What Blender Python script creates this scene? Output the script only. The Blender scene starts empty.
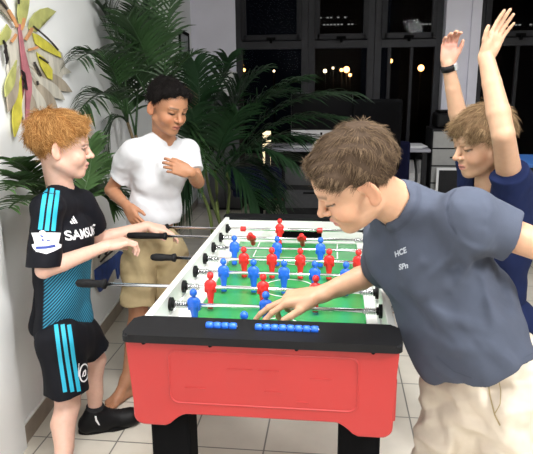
import bpy, bmesh, math, random
import numpy as np
from mathutils import Vector, Matrix
from mathutils.bvhtree import BVHTree

SC = bpy.context.scene
COL = SC.collection
random.seed(7)
RNG = np.random.RandomState(11)
PI = math.pi

# ------------------------------------------------------------------ camera, world, lights, exposure
CAM = np.array([0.1611, -1.9183, 1.4123])
YAW, PITCH, ROLL, FPX = 0.116, 0.24, -0.0079, 590.0


def cam_axes():
    F = np.array([-math.sin(YAW) * math.cos(PITCH), math.cos(YAW) * math.cos(PITCH), -math.sin(PITCH)])
    R = np.cross(F, [0, 0, 1]); R /= np.linalg.norm(R)
    U = np.cross(R, F)
    c, s = math.cos(ROLL), math.sin(ROLL)
    return F, c * R + s * U, -s * R + c * U


CF, CR, CU = cam_axes()
cam_data = bpy.data.cameras.new('camera')
cam_data.sensor_width = 36.0
cam_data.lens = FPX / 533.0 * 36.0
cam_data.clip_start = 0.05
cam_data.clip_end = 200
cam = bpy.data.objects.new('camera', cam_data)
COL.objects.link(cam)
cam.matrix_world = Matrix(((CR[0], CU[0], -CF[0], CAM[0]), (CR[1], CU[1], -CF[1], CAM[1]),
                           (CR[2], CU[2], -CF[2], CAM[2]), (0, 0, 0, 1)))
SC.camera = cam

world = bpy.data.worlds.new('world')
SC.world = world
world.use_nodes = True
bg = world.node_tree.nodes['Background']
bg.inputs[0].default_value = (0.25, 0.3, 0.5, 1)
bg.inputs[1].default_value = 0.003


def area(name, loc, target, size, size_y, power, color, spread=160):
    d = bpy.data.lights.new(name, 'AREA')
    d.shape = 'RECTANGLE'; d.size = size; d.size_y = size_y
    d.energy = power; d.color = color; d.spread = math.radians(spread)
    o = bpy.data.objects.new(name, d)
    COL.objects.link(o)
    o.location = loc
    o.rotation_euler = (Vector(target) - Vector(loc)).to_track_quat('-Z', 'Y').to_euler()
    return o


LIGHT_A = area('ceiling_area_light', (0.1, -0.75, 2.66), (0.1, -0.75, 0), 0.5, 1.2, 36, (1.0, 0.985, 0.965))
LIGHT_B = area('ceiling_area_light', (0.1, -3.0, 2.66), (0.1, -3.0, 0), 0.5, 1.2, 36, (1.0, 0.985, 0.965))
FILL_LEFT = area('ceiling_area_light', (1.7, -1.6, 2.66), (-0.6, -0.3, 0.9), 0.5, 1.2, 84, (1.0, 0.985, 0.965))  # added lamp, no source known there; brightens the left wall
FILL_BACK = area('ceiling_area_light', (1.3, 2.5, 2.66), (1.3, 2.5, 0), 0.5, 1.2, 14, (0.93, 0.95, 1.0))  # added lamp, unseen; brightens the back wall and column

SC.view_settings.view_transform = 'Standard'
SC.view_settings.look = 'None'
SC.view_settings.gamma = 1
SC.view_settings.use_curve_mapping = False
SC.view_settings.exposure = 0.5
SC.cycles.use_denoising = True
SC.cycles.max_bounces = 8
SC.cycles.sample_clamp_indirect = 3.0


def at(x, y, Y):
    """the point of the vertical plane y = Y that stands at that place of the photo"""
    d = CF + CR * (x - 266.5) / FPX - CU * (y - 227) / FPX
    t = (Y - CAM[1]) / d[1]
    return CAM + t * d


def atz(x, y, z):
    d = CF + CR * (x - 266.5) / FPX - CU * (y - 227) / FPX
    t = (z - CAM[2]) / d[2]
    return CAM + t * d


# ------------------------------------------------------------------ materials
def nodes_of(m):
    m.use_nodes = True
    nt = m.node_tree
    return nt, nt.nodes['Principled BSDF']


def mat(name, color, rough=0.5, metal=0.0, noise=0.0, nscale=30, bump=0.0, bscale=200, spec=0.5, attr=None,
        emit=None, estr=0, sss=0, coat=0, stretch=None):
    m = bpy.data.materials.new(name)
    nt, b = nodes_of(m)
    N, L = nt.nodes, nt.links
    b.inputs['Base Color'].default_value = (*color, 1)
    b.inputs['Roughness'].default_value = rough
    b.inputs['Metallic'].default_value = metal
    b.inputs['Specular IOR Level'].default_value = spec
    if coat:
        b.inputs['Coat Weight'].default_value = coat
    if sss:
        b.inputs['Subsurface Weight'].default_value = sss
        b.inputs['Subsurface Radius'].default_value = (0.012, 0.004, 0.002)
        b.inputs['Subsurface Scale'].default_value = 0.6
    tc = N.new('ShaderNodeTexCoord')
    src = tc.outputs['Object']
    if stretch:
        mp = N.new('ShaderNodeMapping'); mp.inputs['Scale'].default_value = stretch
        L.new(src, mp.inputs[0]); src = mp.outputs[0]
    colout = None
    if attr:
        a = N.new('ShaderNodeAttribute'); a.attribute_name = attr
        colout = a.outputs['Color']
    if noise:
        n = N.new('ShaderNodeTexNoise'); n.inputs['Scale'].default_value = nscale; n.inputs['Detail'].default_value = 5
        L.new(src, n.inputs['Vector'])
        mx = N.new('ShaderNodeMixRGB'); mx.blend_type = 'MULTIPLY'; mx.inputs[0].default_value = 1
        rp = N.new('ShaderNodeMapRange'); rp.inputs[1].default_value = 0.3; rp.inputs[2].default_value = 0.7
        rp.inputs[3].default_value = 1 - noise; rp.inputs[4].default_value = 1 + noise * 0.4
        L.new(n.outputs[0], rp.inputs[0])
        if colout: L.new(colout, mx.inputs[1])
        else: mx.inputs[1].default_value = (*color, 1)
        L.new(rp.outputs[0], mx.inputs[2]); colout = mx.outputs[0]
    if colout: L.new(colout, b.inputs['Base Color'])
    if bump:
        n2 = N.new('ShaderNodeTexNoise'); n2.inputs['Scale'].default_value = bscale; n2.inputs['Detail'].default_value = 3
        L.new(src, n2.inputs['Vector'])
        bp = N.new('ShaderNodeBump'); bp.inputs['Strength'].default_value = bump; bp.inputs['Distance'].default_value = 0.002
        L.new(n2.outputs[0], bp.inputs['Height']); L.new(bp.outputs[0], b.inputs['Normal'])
    if emit:
        b.inputs['Emission Color'].default_value = (*emit, 1); b.inputs['Emission Strength'].default_value = estr
    return m


M = {}
M['wall'] = mat('white_wall_paint', (0.87, 0.885, 0.89), 0.7, noise=0.04, nscale=3, bump=0.15, bscale=40)
M['wall_back'] = mat('lavender_cast_wall', (0.84, 0.83, 0.93), 0.7, noise=0.05, nscale=3)  # white wall; the camera's lavender cast is put into its colour
M['ceiling'] = mat('ceiling_paint', (0.75, 0.75, 0.74), 0.8, noise=0.03, nscale=2)
M['base'] = mat('taupe_baseboard_tile', (0.36, 0.30, 0.24), 0.35, noise=0.25, nscale=9)
M['base_top'] = mat('white_baseboard_edge', (0.8, 0.8, 0.78), 0.5, noise=0.04)
M['frame_dark'] = mat('dark_window_frame', (0.022, 0.022, 0.026), 0.5, spec=0.2, noise=0.2, nscale=8)
M['frame_mid'] = mat('grey_window_frame', (0.040, 0.040, 0.045), 0.5, spec=0.2, noise=0.2, nscale=8)
M['black_plastic'] = mat('black_plastic', (0.005, 0.005, 0.006), 0.6, spec=0.22, bump=0.12, bscale=350, noise=0.1)
M['black_matte'] = mat('black_matte', (0.003, 0.003, 0.0035), 0.8, noise=0.2, spec=0.06)
M['red'] = mat('red_moulded_plastic', (0.36, 0.020, 0.019), 0.42, noise=0.06, nscale=6, bump=0.10, bscale=300)
M['white_lam'] = mat('white_laminate', (0.82, 0.82, 0.80), 0.35, noise=0.03)
M['chrome'] = mat('chrome_steel', (0.80, 0.80, 0.82), 0.16, metal=1.0)
M['blue_p'] = mat('blue_player_plastic', (0.015, 0.12, 0.62), 0.35, noise=0.05)
M['red_p'] = mat('red_player_plastic', (0.66, 0.02, 0.02), 0.35, noise=0.05)
M['navy'] = mat('navy_fabric', (0.007, 0.008, 0.028), 0.9, noise=0.2, spec=0.1, bump=0.2, bscale=400)
M['desk_top'] = mat('pale_grey_desk_top', (0.34, 0.34, 0.39), 0.5, noise=0.06)
M['desk_dark'] = mat('charcoal_desk_panel', (0.018, 0.018, 0.020), 0.6, spec=0.2, noise=0.15)
M['grey_panel'] = mat('grey_drawer_front', (0.075, 0.075, 0.08), 0.6, spec=0.2, noise=0.08)
M['alu'] = mat('silver_aluminium', (0.75, 0.75, 0.78), 0.35, metal=0.6)
M['screen'] = mat('black_glass_screen', (0.003, 0.003, 0.004), 0.25, spec=0.1)
M['wood'] = mat('brown_wood', (0.22, 0.13, 0.07), 0.5, noise=0.4, nscale=6, stretch=(1, 1, 8))
M['paper'] = mat('white_paper', (0.75, 0.75, 0.76), 0.7, noise=0.03)
M['blue_top'] = mat('blue_table_top', (0.04, 0.14, 0.42), 0.4, noise=0.05)
M['night'] = mat('night_ground', (0.006, 0.006, 0.008), 0.9, noise=0.3, nscale=1)
M['dark_block'] = mat('night_dark', (0.010, 0.010, 0.012), 0.9, noise=0.3, nscale=1)
M['pot'] = mat('terracotta_pot', (0.20, 0.09, 0.05), 0.7, noise=0.3, nscale=12)
M['soil'] = mat('potting_soil', (0.03, 0.02, 0.014), 0.95, noise=0.5, nscale=60, bump=0.6, bscale=80)


# ------------------------------------------------------------------ object helpers
def link(name, me, m=None, parent=None):
    o = bpy.data.objects.new(name, me)
    COL.objects.link(o)
    if m is not None and not me.materials:
        for mm in (m if isinstance(m, (list, tuple)) else [m]):
            me.materials.append(mm)
    if parent is not None:
        o.parent = parent
        bpy.context.view_layer.update()
        o.matrix_parent_inverse = parent_world(parent).inverted()
    return o


def parent_world(o):
    mw = Matrix.LocRotScale(o.location, o.rotation_euler, o.scale)
    if o.parent is not None:
        mw = parent_world(o.parent) @ o.matrix_parent_inverse @ mw
    return mw


def obj(name, bm, m=None, parent=None, smooth=False):
    me = bpy.data.meshes.new(name)
    bmesh.ops.recalc_face_normals(bm, faces=bm.faces[:])
    if smooth:
        for f in bm.faces: f.smooth = True
    bm.to_mesh(me); bm.free()
    return link(name, me, m, parent)


def tag(o, label=None, cat=None, group=None, kind=None):
    if label: o['label'] = label
    if cat: o['category'] = cat
    if group: o['group'] = group
    if kind: o['kind'] = kind
    return o


def thing(name, loc, label, cat, group=None, rz=0.0):
    o = bpy.data.objects.new(name, None)
    COL.objects.link(o)
    o.location = loc; o.rotation_euler = (0, 0, rz)
    o.empty_display_size = 0.05
    return tag(o, label, cat, group)


def bx(bm, c, size, bev=0.0, rot=None, seg=2):
    r = bmesh.ops.create_cube(bm, size=1.0)
    vs = r['verts']
    for v in vs:
        v.co = Vector((v.co.x * size[0], v.co.y * size[1], v.co.z * size[2]))
    if bev:
        es = list({e for v in vs for e in v.link_edges})
        rb = bmesh.ops.bevel(bm, geom=es, offset=bev, segments=seg, profile=0.5, affect='EDGES')
        vs = list({v for f in rb['faces'] for v in f.verts} | {v for v in vs if v.is_valid})
        # whole island
        seen = set(vs); st = list(vs)
        while st:
            v = st.pop()
            for e in v.link_edges:
                w = e.other_vert(v)
                if w not in seen: seen.add(w); st.append(w)
        vs = list(seen)
    mr = rot.to_4x4() if rot is not None else Matrix.Identity(4)
    mt = Matrix.Translation(c) @ mr
    for v in vs: v.co = mt @ v.co
    return vs


def cyl(bm, a, b, r, r2=None, seg=16, caps=True):
    a = Vector(a); b = Vector(b); d = b - a
    r2 = r if r2 is None else r2
    q = d.to_track_quat('Z', 'Y').to_matrix().to_4x4()
    res = bmesh.ops.create_cone(bm, cap_ends=caps, segments=seg, radius1=r, radius2=r2, depth=d.length)
    mt = Matrix.Translation((a + b) / 2) @ q
    for v in res['verts']: v.co = mt @ v.co
    return res['verts']


def lathe(bm, prof, seg=20, mt=None):
    """prof: list of (radius, height) along local z"""
    rings = []
    for r, z in prof:
        ring = []
        for i in range(seg):
            a = 2 * PI * i / seg
            co = Vector((max(r, 1e-5) * math.cos(a), max(r, 1e-5) * math.sin(a), z))
            ring.append(bm.verts.new(mt @ co if mt is not None else co))
        rings.append(ring)
    for k in range(len(rings) - 1):
        for i in range(seg):
            j = (i + 1) % seg
            bm.faces.new((rings[k][i], rings[k][j], rings[k + 1][j], rings[k + 1][i]))
    bm.faces.new(list(reversed(rings[0]))); bm.faces.new(rings[-1])
    return [v for r in rings for v in r]


def tube(bm, pts, radii, seg=8):
    pts = [Vector(p) for p in pts]
    n = len(pts)
    if not isinstance(radii, (list, tuple)): radii = [radii] * n
    rings = []
    up = Vector((0, 0, 1))
    for i, p in enumerate(pts):
        t = (pts[min(i + 1, n - 1)] - pts[max(i - 1, 0)]).normalized()
        s = t.cross(up)
        if s.length < 1e-3: s = t.cross(Vector((0, 1, 0)))
        s.normalize(); u = s.cross(t)
        rings.append([bm.verts.new(p + (s * math.cos(2 * PI * k / seg) + u * math.sin(2 * PI * k / seg)) * radii[i]) for k in range(seg)])
    for a, b in zip(rings, rings[1:]):
        for k in range(seg):
            j = (k + 1) % seg
            bm.faces.new((a[k], a[j], b[j], b[k]))
    bm.faces.new(list(reversed(rings[0]))); bm.faces.new(rings[-1])


def prism(bm, pts2, y0, y1, to3):
    """extrude a 2d outline between two depths; to3(u, v, w) gives the 3d point"""
    a = [bm.verts.new(to3(u, v, y0)) for u, v in pts2]
    b = [bm.verts.new(to3(u, v, y1)) for u, v in pts2]
    bm.faces.new(a); bm.faces.new(list(reversed(b)))
    n = len(a)
    for i in range(n):
        j = (i + 1) % n
        bm.faces.new((a[j], a[i], b[i], b[j]))


def text_mesh(s, size, bold=0.0):
    cu = bpy.data.curves.new('txt', 'FONT')
    cu.body = s; cu.size = size; cu.align_x = 'CENTER'; cu.align_y = 'CENTER'; cu.offset = bold
    o = bpy.data.objects.new('txt', cu)
    COL.objects.link(o)
    dg = bpy.context.evaluated_depsgraph_get()
    me = o.evaluated_get(dg).to_mesh()
    vs = [(v.co.x, v.co.y) for v in me.vertices]
    fs = [tuple(p.vertices) for p in me.polygons]
    o.evaluated_get(dg).to_mesh_clear()
    bpy.data.objects.remove(o); bpy.data.curves.remove(cu)
    return vs, fs
# ------------------------------------------------------------------ the room shell
WS = -0.085                      # the left wall runs slightly askew to the table


def wall_x(y, off=0.0):
    return -1.058 + WS * y + off


def at_wall(x, y, off=0.0):
    d = CF + CR * (x - 266.5) / FPX - CU * (y - 227) / FPX
    # CAM + t d on the plane x = wall_x(y) + off
    t = (-1.058 + off + WS * CAM[1] - CAM[0]) / (d[0] - WS * d[1])
    return CAM + t * d


def struct(name, bm, m, **k):
    return tag(obj(name, bm, m, **k), kind='structure')


def tile_mat():
    m = bpy.data.materials.new('cream_floor_tiles')
    nt, b = nodes_of(m); N, L = nt.nodes, nt.links
    tc = N.new('ShaderNodeTexCoord')
    mp = N.new('ShaderNodeMapping'); mp.inputs['Location'].default_value = (0.095 + 0.3, -0.12 + 0.3, 0)
    L.new(tc.outputs['Object'], mp.inputs[0])
    br = N.new('ShaderNodeTexBrick'); br.offset = 0; br.squash = 1
    br.inputs['Color1'].default_value = (0.66, 0.62, 0.54, 1); br.inputs['Color2'].default_value = (0.62, 0.58, 0.50, 1)
    br.inputs['Mortar'].default_value = (0.20, 0.19, 0.17, 1)
    br.inputs['Scale'].default_value = 1; br.inputs['Mortar Size'].default_value = 0.0035
    br.inputs['Mortar Smooth'].default_value = 0.2
    br.inputs['Brick Width'].default_value = 0.3; br.inputs['Row Height'].default_value = 0.3
    L.new(mp.outputs[0], br.inputs['Vector'])
    n = N.new('ShaderNodeTexNoise'); n.inputs['Scale'].default_value = 7; n.inputs['Detail'].default_value = 6
    L.new(tc.outputs['Object'], n.inputs['Vector'])
    mr = N.new('ShaderNodeMapRange'); mr.inputs[1].default_value = .3; mr.inputs[2].default_value = .7
    mr.inputs[3].default_value = .92; mr.inputs[4].default_value = 1.04
    L.new(n.outputs[0], mr.inputs[0])
    mx = N.new('ShaderNodeMixRGB'); mx.blend_type = 'MULTIPLY'; mx.inputs[0].default_value = 1
    L.new(br.outputs['Color'], mx.inputs[1]); L.new(mr.outputs[0], mx.inputs[2])
    L.new(mx.outputs[0], b.inputs['Base Color'])
    bp = N.new('ShaderNodeBump'); bp.inputs['Strength'].default_value = .4; bp.inputs['Distance'].default_value = .002; bp.invert = True
    L.new(br.outputs['Fac'], bp.inputs['Height']); L.new(bp.outputs[0], b.inputs['Normal'])
    b.inputs['Roughness'].default_value = 0.28
    return m


bm = bmesh.new(); bx(bm, (1.2, 0.6, -0.05), (6.4, 9.6, 0.1)); struct('floor', bm, tile_mat())
bm = bmesh.new(); bx(bm, (1.2, 0.6, 2.75), (6.4, 9.6, 0.1)); struct('ceiling', bm, M['ceiling'])


def wall_slab(bm, y0, y1, off, z0, z1, th=0.12):
    p = [(wall_x(y0, off), y0), (wall_x(y1, off), y1), (wall_x(y1, off) - th, y1), (wall_x(y0, off) - th, y0)]
    prism(bm, p, z0, z1, lambda u, v, w: (u, v, w))


bm = bmesh.new(); wall_slab(bm, -4.2, 5.0, 0, 0, 2.7); struct('wall_left', bm, M['wall'])
bm = bmesh.new(); wall_slab(bm, -4.2, 0.045, 0.022, 0, 2.7, 0.02); struct('wall_pilaster', bm, M['wall'])
bm = bmesh.new(); wall_slab(bm, 0.045, 5.0, 0.012, 0, 0.082, 0.012); struct('baseboard_left', bm, M['base'])
bm = bmesh.new(); wall_slab(bm, 0.045, 5.0, 0.012, 0.0825, 0.09, 0.0118); struct('trim_1', bm, M['base_top'])
# behind and right of the photographer (they only bounce light)
bm = bmesh.new(); bx(bm, (1.2, -4.25, 1.35), (6.4, 0.1, 2.7)); struct('wall_front', bm, M['wall'])
bm = bmesh.new(); bx(bm, (4.4, 0.4, 1.35), (0.1, 9.4, 2.7)); struct('wall_right', bm, M['wall'])
# back wall: short piece, window bays, column
YB = 5.0
bm = bmesh.new(); bx(bm, (-1.25, YB + 0.02, 1.35), (0.56, 0.16, 2.7)); struct('wall_back', bm, M['wall_back'])
bm = bmesh.new()
bx(bm, (1.475, YB - 0.06, 1.35), (0.36, 0.3, 2.7), 0.006)
bx(bm, (1.60, YB - 0.225, 1.35), (0.10, 0.04, 2.7), 0.006)
struct('wall_column', bm, M['wall_back'])


def glass_mat():
    m = bpy.data.materials.new('window_glass')
    m.use_nodes = True
    nt = m.node_tree; N, L = nt.nodes, nt.links
    N.remove(N['Principled BSDF'])
    t = N.new('ShaderNodeBsdfTransparent'); t.inputs[0].default_value = (.8, .82, .85, 1)
    g = N.new('ShaderNodeBsdfGlossy'); g.inputs['Roughness'].default_value = 0.02
    fr = N.new('ShaderNodeFresnel'); fr.inputs[0].default_value = 1.08
    mx = N.new('ShaderNodeMixShader')
    L.new(fr.outputs[0], mx.inputs[0]); L.new(t.outputs[0], mx.inputs[1]); L.new(g.outputs[0], mx.inputs[2])
    L.new(mx.outputs[0], N['Material Output'].inputs[0])
    return m


M['glass'] = glass_mat()


def window_bay(idx, x0, x1, bars=()):
    """tall bay: lower fixed pane, upper awning sash with an inner frame and handle"""
    w = thing('window_%d' % idx, ((x0 + x1) / 2, YB, 0), None, None)
    tag(w, kind='structure')
    bm = bmesh.new()
    for x in (x0, x1):
        bx(bm, (x, YB, 1.35), (0.075, 0.09, 2.7), 0.004)
    bx(bm, ((x0 + x1) / 2, YB, 1.82), (x1 - x0, 0.085, 0.085), 0.004)
    bx(bm, ((x0 + x1) / 2, YB, 0.3), (x1 - x0, 0.085, 0.6), 0.004)
    bx(bm, ((x0 + x1) / 2, YB, 2.66), (x1 - x0, 0.085, 0.08), 0.004)
    obj('window_frame', bm, M['frame_mid'], w)
    bm = bmesh.new()
    a, b = x0 + 0.06, x1 - 0.06
    for x in (a, b): bx(bm, (x, YB - 0.05, 2.24), (0.06, 0.04, 0.74), 0.003)
    for z in (1.90, 2.58): bx(bm, ((a + b) / 2, YB - 0.05, z), (b - a, 0.04, 0.06), 0.003)
    s = obj('sash', bm, M['frame_dark'], w)
    bm = bmesh.new()
    bx(bm, ((a + b) / 2, YB - 0.085, 1.885), (0.10, 0.03, 0.03), 0.004)
    bx(bm, ((a + b) / 2, YB - 0.105, 1.86), (0.03, 0.02, 0.05), 0.004)
    obj('window_handle', bm, M['black_matte'], s)
    bm = bmesh.new()
    bx(bm, ((x0 + x1) / 2, YB + 0.01, 1.2), (x1 - x0 - 0.07, 0.006, 1.2))
    bx(bm, ((x0 + x1) / 2, YB - 0.04, 2.24), (b - a - 0.055, 0.006, 0.63))
    obj('window_glass', bm, M['glass'], w)
    for x in bars:
        bm = bmesh.new(); bx(bm, (x, YB - 0.01, 1.2), (0.035, 0.05, 1.18), 0.003)
        obj('glazing_bar', bm, M['frame_dark'], w)
    return w


window_bay(1, -0.94, -0.195)
window_bay(2, -0.118, 0.533)
window_bay(3, 0.612, 1.26, (0.74, 0.98))
window_bay(4, 1.70, 2.50, (2.1,))
window_bay(5, 2.58, 3.43)
bm = bmesh.new(); bx(bm, (3.9, YB, 1.35), (0.85, 0.1, 2.7)); struct('wall_right_back', bm, M['wall_back'])

# ceiling lamp fittings; those off right and at the back are added fill
for (x, y) in ((0.1, -0.75), (0.1, -3.0), (1.7, -1.6), (1.3, 2.5)):
    t = thing('ceiling_light', (x, y, 2.7), 'white ceiling lamp fitting on the ceiling, above the table' if -1 < y < 0 else
              'white ceiling lamp fitting on the ceiling, behind the photographer' if y < -2 else
              'added white lamp fitting on the ceiling, unseen, off to the right of the table' if y < 0 else
              'added white lamp fitting on the ceiling, unseen, in front of the window desk', 'lamp')
    bm = bmesh.new(); bx(bm, (x, y, 2.685), (0.56, 1.26, 0.03), 0.005); obj('lamp_housing', bm, M['ceiling'], t)

# ------------------------------------------------------------------ the night outside
bm = bmesh.new(); bx(bm, (3, 30, -3.05), (120, 49, 0.1)); tag(obj('ground_outside', bm, M['night']), kind='structure')


def emis(name, c, s):
    m = mat(name, (0.02, 0.02, 0.02), 0.6, emit=c, estr=s)
    return m


M['amber'] = emis('amber_street_light', (1.0, 0.42, 0.10), 9)
M['warm'] = emis('warm_street_light', (1.0, 0.75, 0.42), 5)
M['strip'] = emis('reflection_dash_glow', (0.75, 0.72, 0.65), 0.30)  # glow standing in for reflections on the panes
lamps = [(241, 65, .11, 'amber', 'small amber street lamp shining at the left of the night view'),
         (244, 70, .07, 'amber', 'dim amber street lamp low beside the leftmost street lamp'),
         (325, 71, .08, 'warm', 'pale street lamp shining above the dark palm tips'),
         (333, 68, .05, 'warm', 'tiny pale street lamp right of the palm tips'),
         (341.5, 70, .07, 'amber', 'amber street lamp, first of the bright amber cluster'),
         (346.5, 69.5, .13, 'amber', 'biggest amber street lamp in the bright cluster'),
         (350, 75, .07, 'amber', 'amber street lamp hanging lowest in the bright cluster'),
         (376, 71, .06, 'warm', 'tiny pale street lamp seen beside the middle window bar'),
         (390.5, 61, .09, 'amber', 'lone amber street lamp higher than the others'),
         (421, 68, .13, 'amber', 'bright amber street lamp at the right of the night view'),
         (274, 71, .05, 'warm', 'tiny pale street lamp above the palm crown')]
for (px, py, r, k, lab) in lamps:
    c = at(px, py, 24.0)
    t = thing('street_lamp', (c[0], 24, -3), lab, 'street lamp', 'street lamps beyond the window')
    bm = bmesh.new(); bmesh.ops.create_uvsphere(bm, u_segments=12, v_segments=8, radius=r)
    bmesh.ops.translate(bm, verts=bm.verts, vec=c); obj('bulb', bm, M[k], t, smooth=True)
    bm = bmesh.new(); cyl(bm, (c[0], 24.1, -3), (c[0], 24.1, c[2]), 0.04); obj('pole', bm, M['dark_block'], t)


def dark_block(px0, px1, rows, lab, Y=28.0):  # made-up block carrying glowing dashes in place of pane reflections
    a, b = at(px0 - 8, 12, Y), at(px1 + 8, 30, Y)
    t = thing('reflection_block', ((a[0] + b[0]) / 2, Y + 3, -3), lab, 'stand_in')
    bm = bmesh.new(); bx(bm, ((a[0] + b[0]) / 2, Y + 3, 1.5), (b[0] - a[0], 6, 9)); obj('block_body', bm, M['dark_block'], t)
    for py in rows:
        bm = bmesh.new()
        p, q = at(px0, py, Y), at(px1, py, Y)
        n = max(4, int((px1 - px0) / 3.4))
        for i in range(n):
            if random.random() < .15: continue
            bx(bm, (p[0] + (q[0] - p[0]) * (i + .5) / n, Y - .02, p[2]), ((q[0] - p[0]) / n * .62, .06, .055))
        obj('reflection_row', bm, M['strip'], t)


dark_block(312, 354, (18, 25), 'added dark block with two dim rows for pane reflections, beyond the middle bay')
dark_block(410, 436, (24.5,), 'added dark block with one dim row for a pane reflection, beside the column')
dark_block(514, 540, (25,), 'added dark block with a dim row for a pane reflection, right of the column')
# ------------------------------------------------------------------ the foosball table
T = thing('foosball_table', (0, 0, 0), 'red foosball table with black rails, white inner walls and a green pitch', 'foosball table')
HW = 0.318
ZP = 0.725
# red body: front panel with two lower lugs
bm = bmesh.new()


def panel_bottom(x):
    x = abs(x)
    if x > 0.280: return 0.643 - math.sqrt(max(0.0, 0.025 ** 2 - (min(x, 0.305) - 0.280) ** 2)) if x <= 0.305 else 0.66 + (x - 0.305) * 3
    return float(np.interp(x, [0.170, 0.176, 0.186, 0.196, 0.206, 0.216, 0.228, 0.280], [0.651, 0.651, 0.648, 0.642, 0.634, 0.624, 0.618, 0.618]))


half = [0.0, 0.06, 0.12, 0.170, 0.176, 0.181, 0.186, 0.191, 0.196, 0.201, 0.206, 0.211, 0.216, 0.222, 0.228, 0.25, 0.280, 0.287, 0.293, 0.298, 0.302, 0.304, 0.305]
xs_ = [-x for x in half[:0:-1]] + half
rows = []
for f, yy, dz in ((0, -0.66, 0), (0, -0.694, 0), (1, -0.698, 0.0015), (1, -0.700, 0.005), (2, -0.700, 0)):
    row = []
    for x in xs_:
        zb_ = panel_bottom(x)
        k = 1.0 + 0.023 * (max(zb_, 0.66) - 0.66) / 0.18                     # the sides flare a little towards the top
        if f == 2: row.append(bm.verts.new((x * 1.023, yy, 0.842)))
        else: row.append(bm.verts.new((x * (1 - dz / 0.3), yy, zb_ + dz)))
    rows.append(row)
for a, b in zip(rows, rows[1:]):
    for i in range(len(xs_) - 1): bm.faces.new((a[i], a[i + 1], b[i + 1], b[i]))
# upright sides
for c in (0, -1):
    t0 = bm.verts.new((xs_[c] * 1.023, -0.66, 0.842))
    bm.faces.new((rows[0][c], rows[1][c], rows[2][c], rows[3][c], rows[4][c], t0))
front = obj('front_panel', bm, M['red'], T)
# raised moulded outline of a rounded rectangle on the panel
bm = bmesh.new()
pts = []
x0, x1, z0, z1, r = -0.214, 0.226, 0.680, 0.818, 0.02
for (cx, cz, a0) in ((x1 - r, z1 - r, 0), (x0 + r, z1 - r, 90), (x0 + r, z0 + r, 180), (x1 - r, z0 + r, 270)):
    for k in range(0, 91, 15):
        a = math.radians(a0 + k); pts.append((cx + r * math.cos(a), cz + r * math.sin(a)))


def inset(d):
    cx, cz = (x0 + x1) / 2, (z0 + z1) / 2
    return [(x - math.copysign(min(d, abs(x - cx)), x - cx), z - math.copysign(min(d, abs(z - cz)), z - cz)) for x, z in pts]


ringprof = [(0.0, -0.6985), (0.0015, -0.7022), (0.004, -0.7022), (0.0055, -0.6985)]
rows = [[bm.verts.new((x, yy, z)) for x, z in inset(d)] for d, yy in ringprof]
for a, b in zip(rows, rows[1:]):
    for i in range(len(a)):
        j = (i + 1) % len(a); bm.faces.new((a[i], a[j], b[j], b[i]))
obj('panel_moulding', bm, M['red'], front, smooth=True)
# faint moulded strokes inside the outline
for (x, z, l) in ((-0.15, 0.722, .05), (-0.045, 0.775, .06), (0.02, 0.775, .05), (0.03, 0.722, .04), (0.14, 0.76, .05), (0.10, 0.70, .03)):
    bm = bmesh.new(); bx(bm, (x, -0.7005, z), (l, 0.0022, 0.003), 0.0008)
    obj('moulded_stroke', bm, M['red'], front)
for s in (-1, 1):
    bm = bmesh.new()
    bx(bm, (s * 0.3085, 0.0, 0.690), (0.013, 1.31, 0.11), 0.004); obj('side_panel', bm, M['red'], T)
    bm = bmesh.new()
    bx(bm, (s * 0.309, 0.0, 0.79), (0.020, 1.22, 0.084), 0.003)
    bx(bm, (s * 0.2985, 0.0, 0.745), (0.010, 1.2, 0.05))
    bx(bm, ((-0.274 if s < 0 else 0.282), 0.0, ZP + 0.004), ((0.054 if s < 0 else 0.038), 1.19, 0.012), 0.003)
    obj('inner_wall', bm, M['white_lam'], T)
bm = bmesh.new(); bx(bm, (0, 0.672, 0.742), (0.62, 0.03, 0.16), 0.006); obj('rear_panel', bm, M['red'], T)
bm = bmesh.new(); bx(bm, (0, 0.0, 0.700), (0.60, 1.3, 0.02)); obj('cabinet_bottom', bm, M['red'], T)
# black rails
def rail(y0, y1, z0, z1, hw, name):
    bm = bmesh.new()
    pts = []
    r = 0.018
    for (cx, cy, a0) in ((hw - r, y1 - r, 0), (-hw + r, y1 - r, 90), (-hw + r, y0 + r, 180), (hw - r, y0 + r, 270)):
        for k in range(0, 91, 18):
            a = math.radians(a0 + k); pts.append((cx + r * math.cos(a), cy + r * math.sin(a)))
    prism(bm, pts, z0, z1, lambda u, v, w: (u, v, w))
    es = [e for e in bm.edges if all(abs(v.co.z - z1) < 1e-6 for v in e.verts)]
    bmesh.ops.bevel(bm, geom=es, offset=0.005, segments=3, affect='EDGES')
    return obj(name, bm, M['black_plastic'], T)


rail(-0.716, -0.600, 0.838, 0.857, 0.318, 'front_rail')
rail(0.605, 0.69, 0.80, 0.832, 0.328, 'rear_rail')
bm = bmesh.new(); bx(bm, (0, -0.61, 0.79), (0.60, 0.02, 0.1)); obj('front_inner_wall', bm, M['black_matte'], T)
# bolts under the front rail
for x in (-0.268, -0.112, 0.085, 0.254):
    bm = bmesh.new(); cyl(bm, (x, -0.70, 0.833), (x, -0.706, 0.833), 0.0055, 0.004, 12); obj('bolt', bm, M['black_matte'], T)
# far end wall with the goal
bm = bmesh.new()
bx(bm, (-0.194, 0.612, 0.77), (0.212, 0.015, 0.10)); bx(bm, (0.206, 0.612, 0.77), (0.19, 0.015, 0.10)); bx(bm, (0.011, 0.612, 0.804), (0.2, 0.015, 0.034))
bx(bm, (0.0, 0.600, ZP + 0.002), (0.57, 0.02, 0.008))
obj('end_wall', bm, M['white_lam'], T)
bm = bmesh.new(); bx(bm, (0.011, 0.64, 0.755), (0.20, 0.035, 0.062)); obj('goal', bm, M['black_matte'], T)
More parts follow.
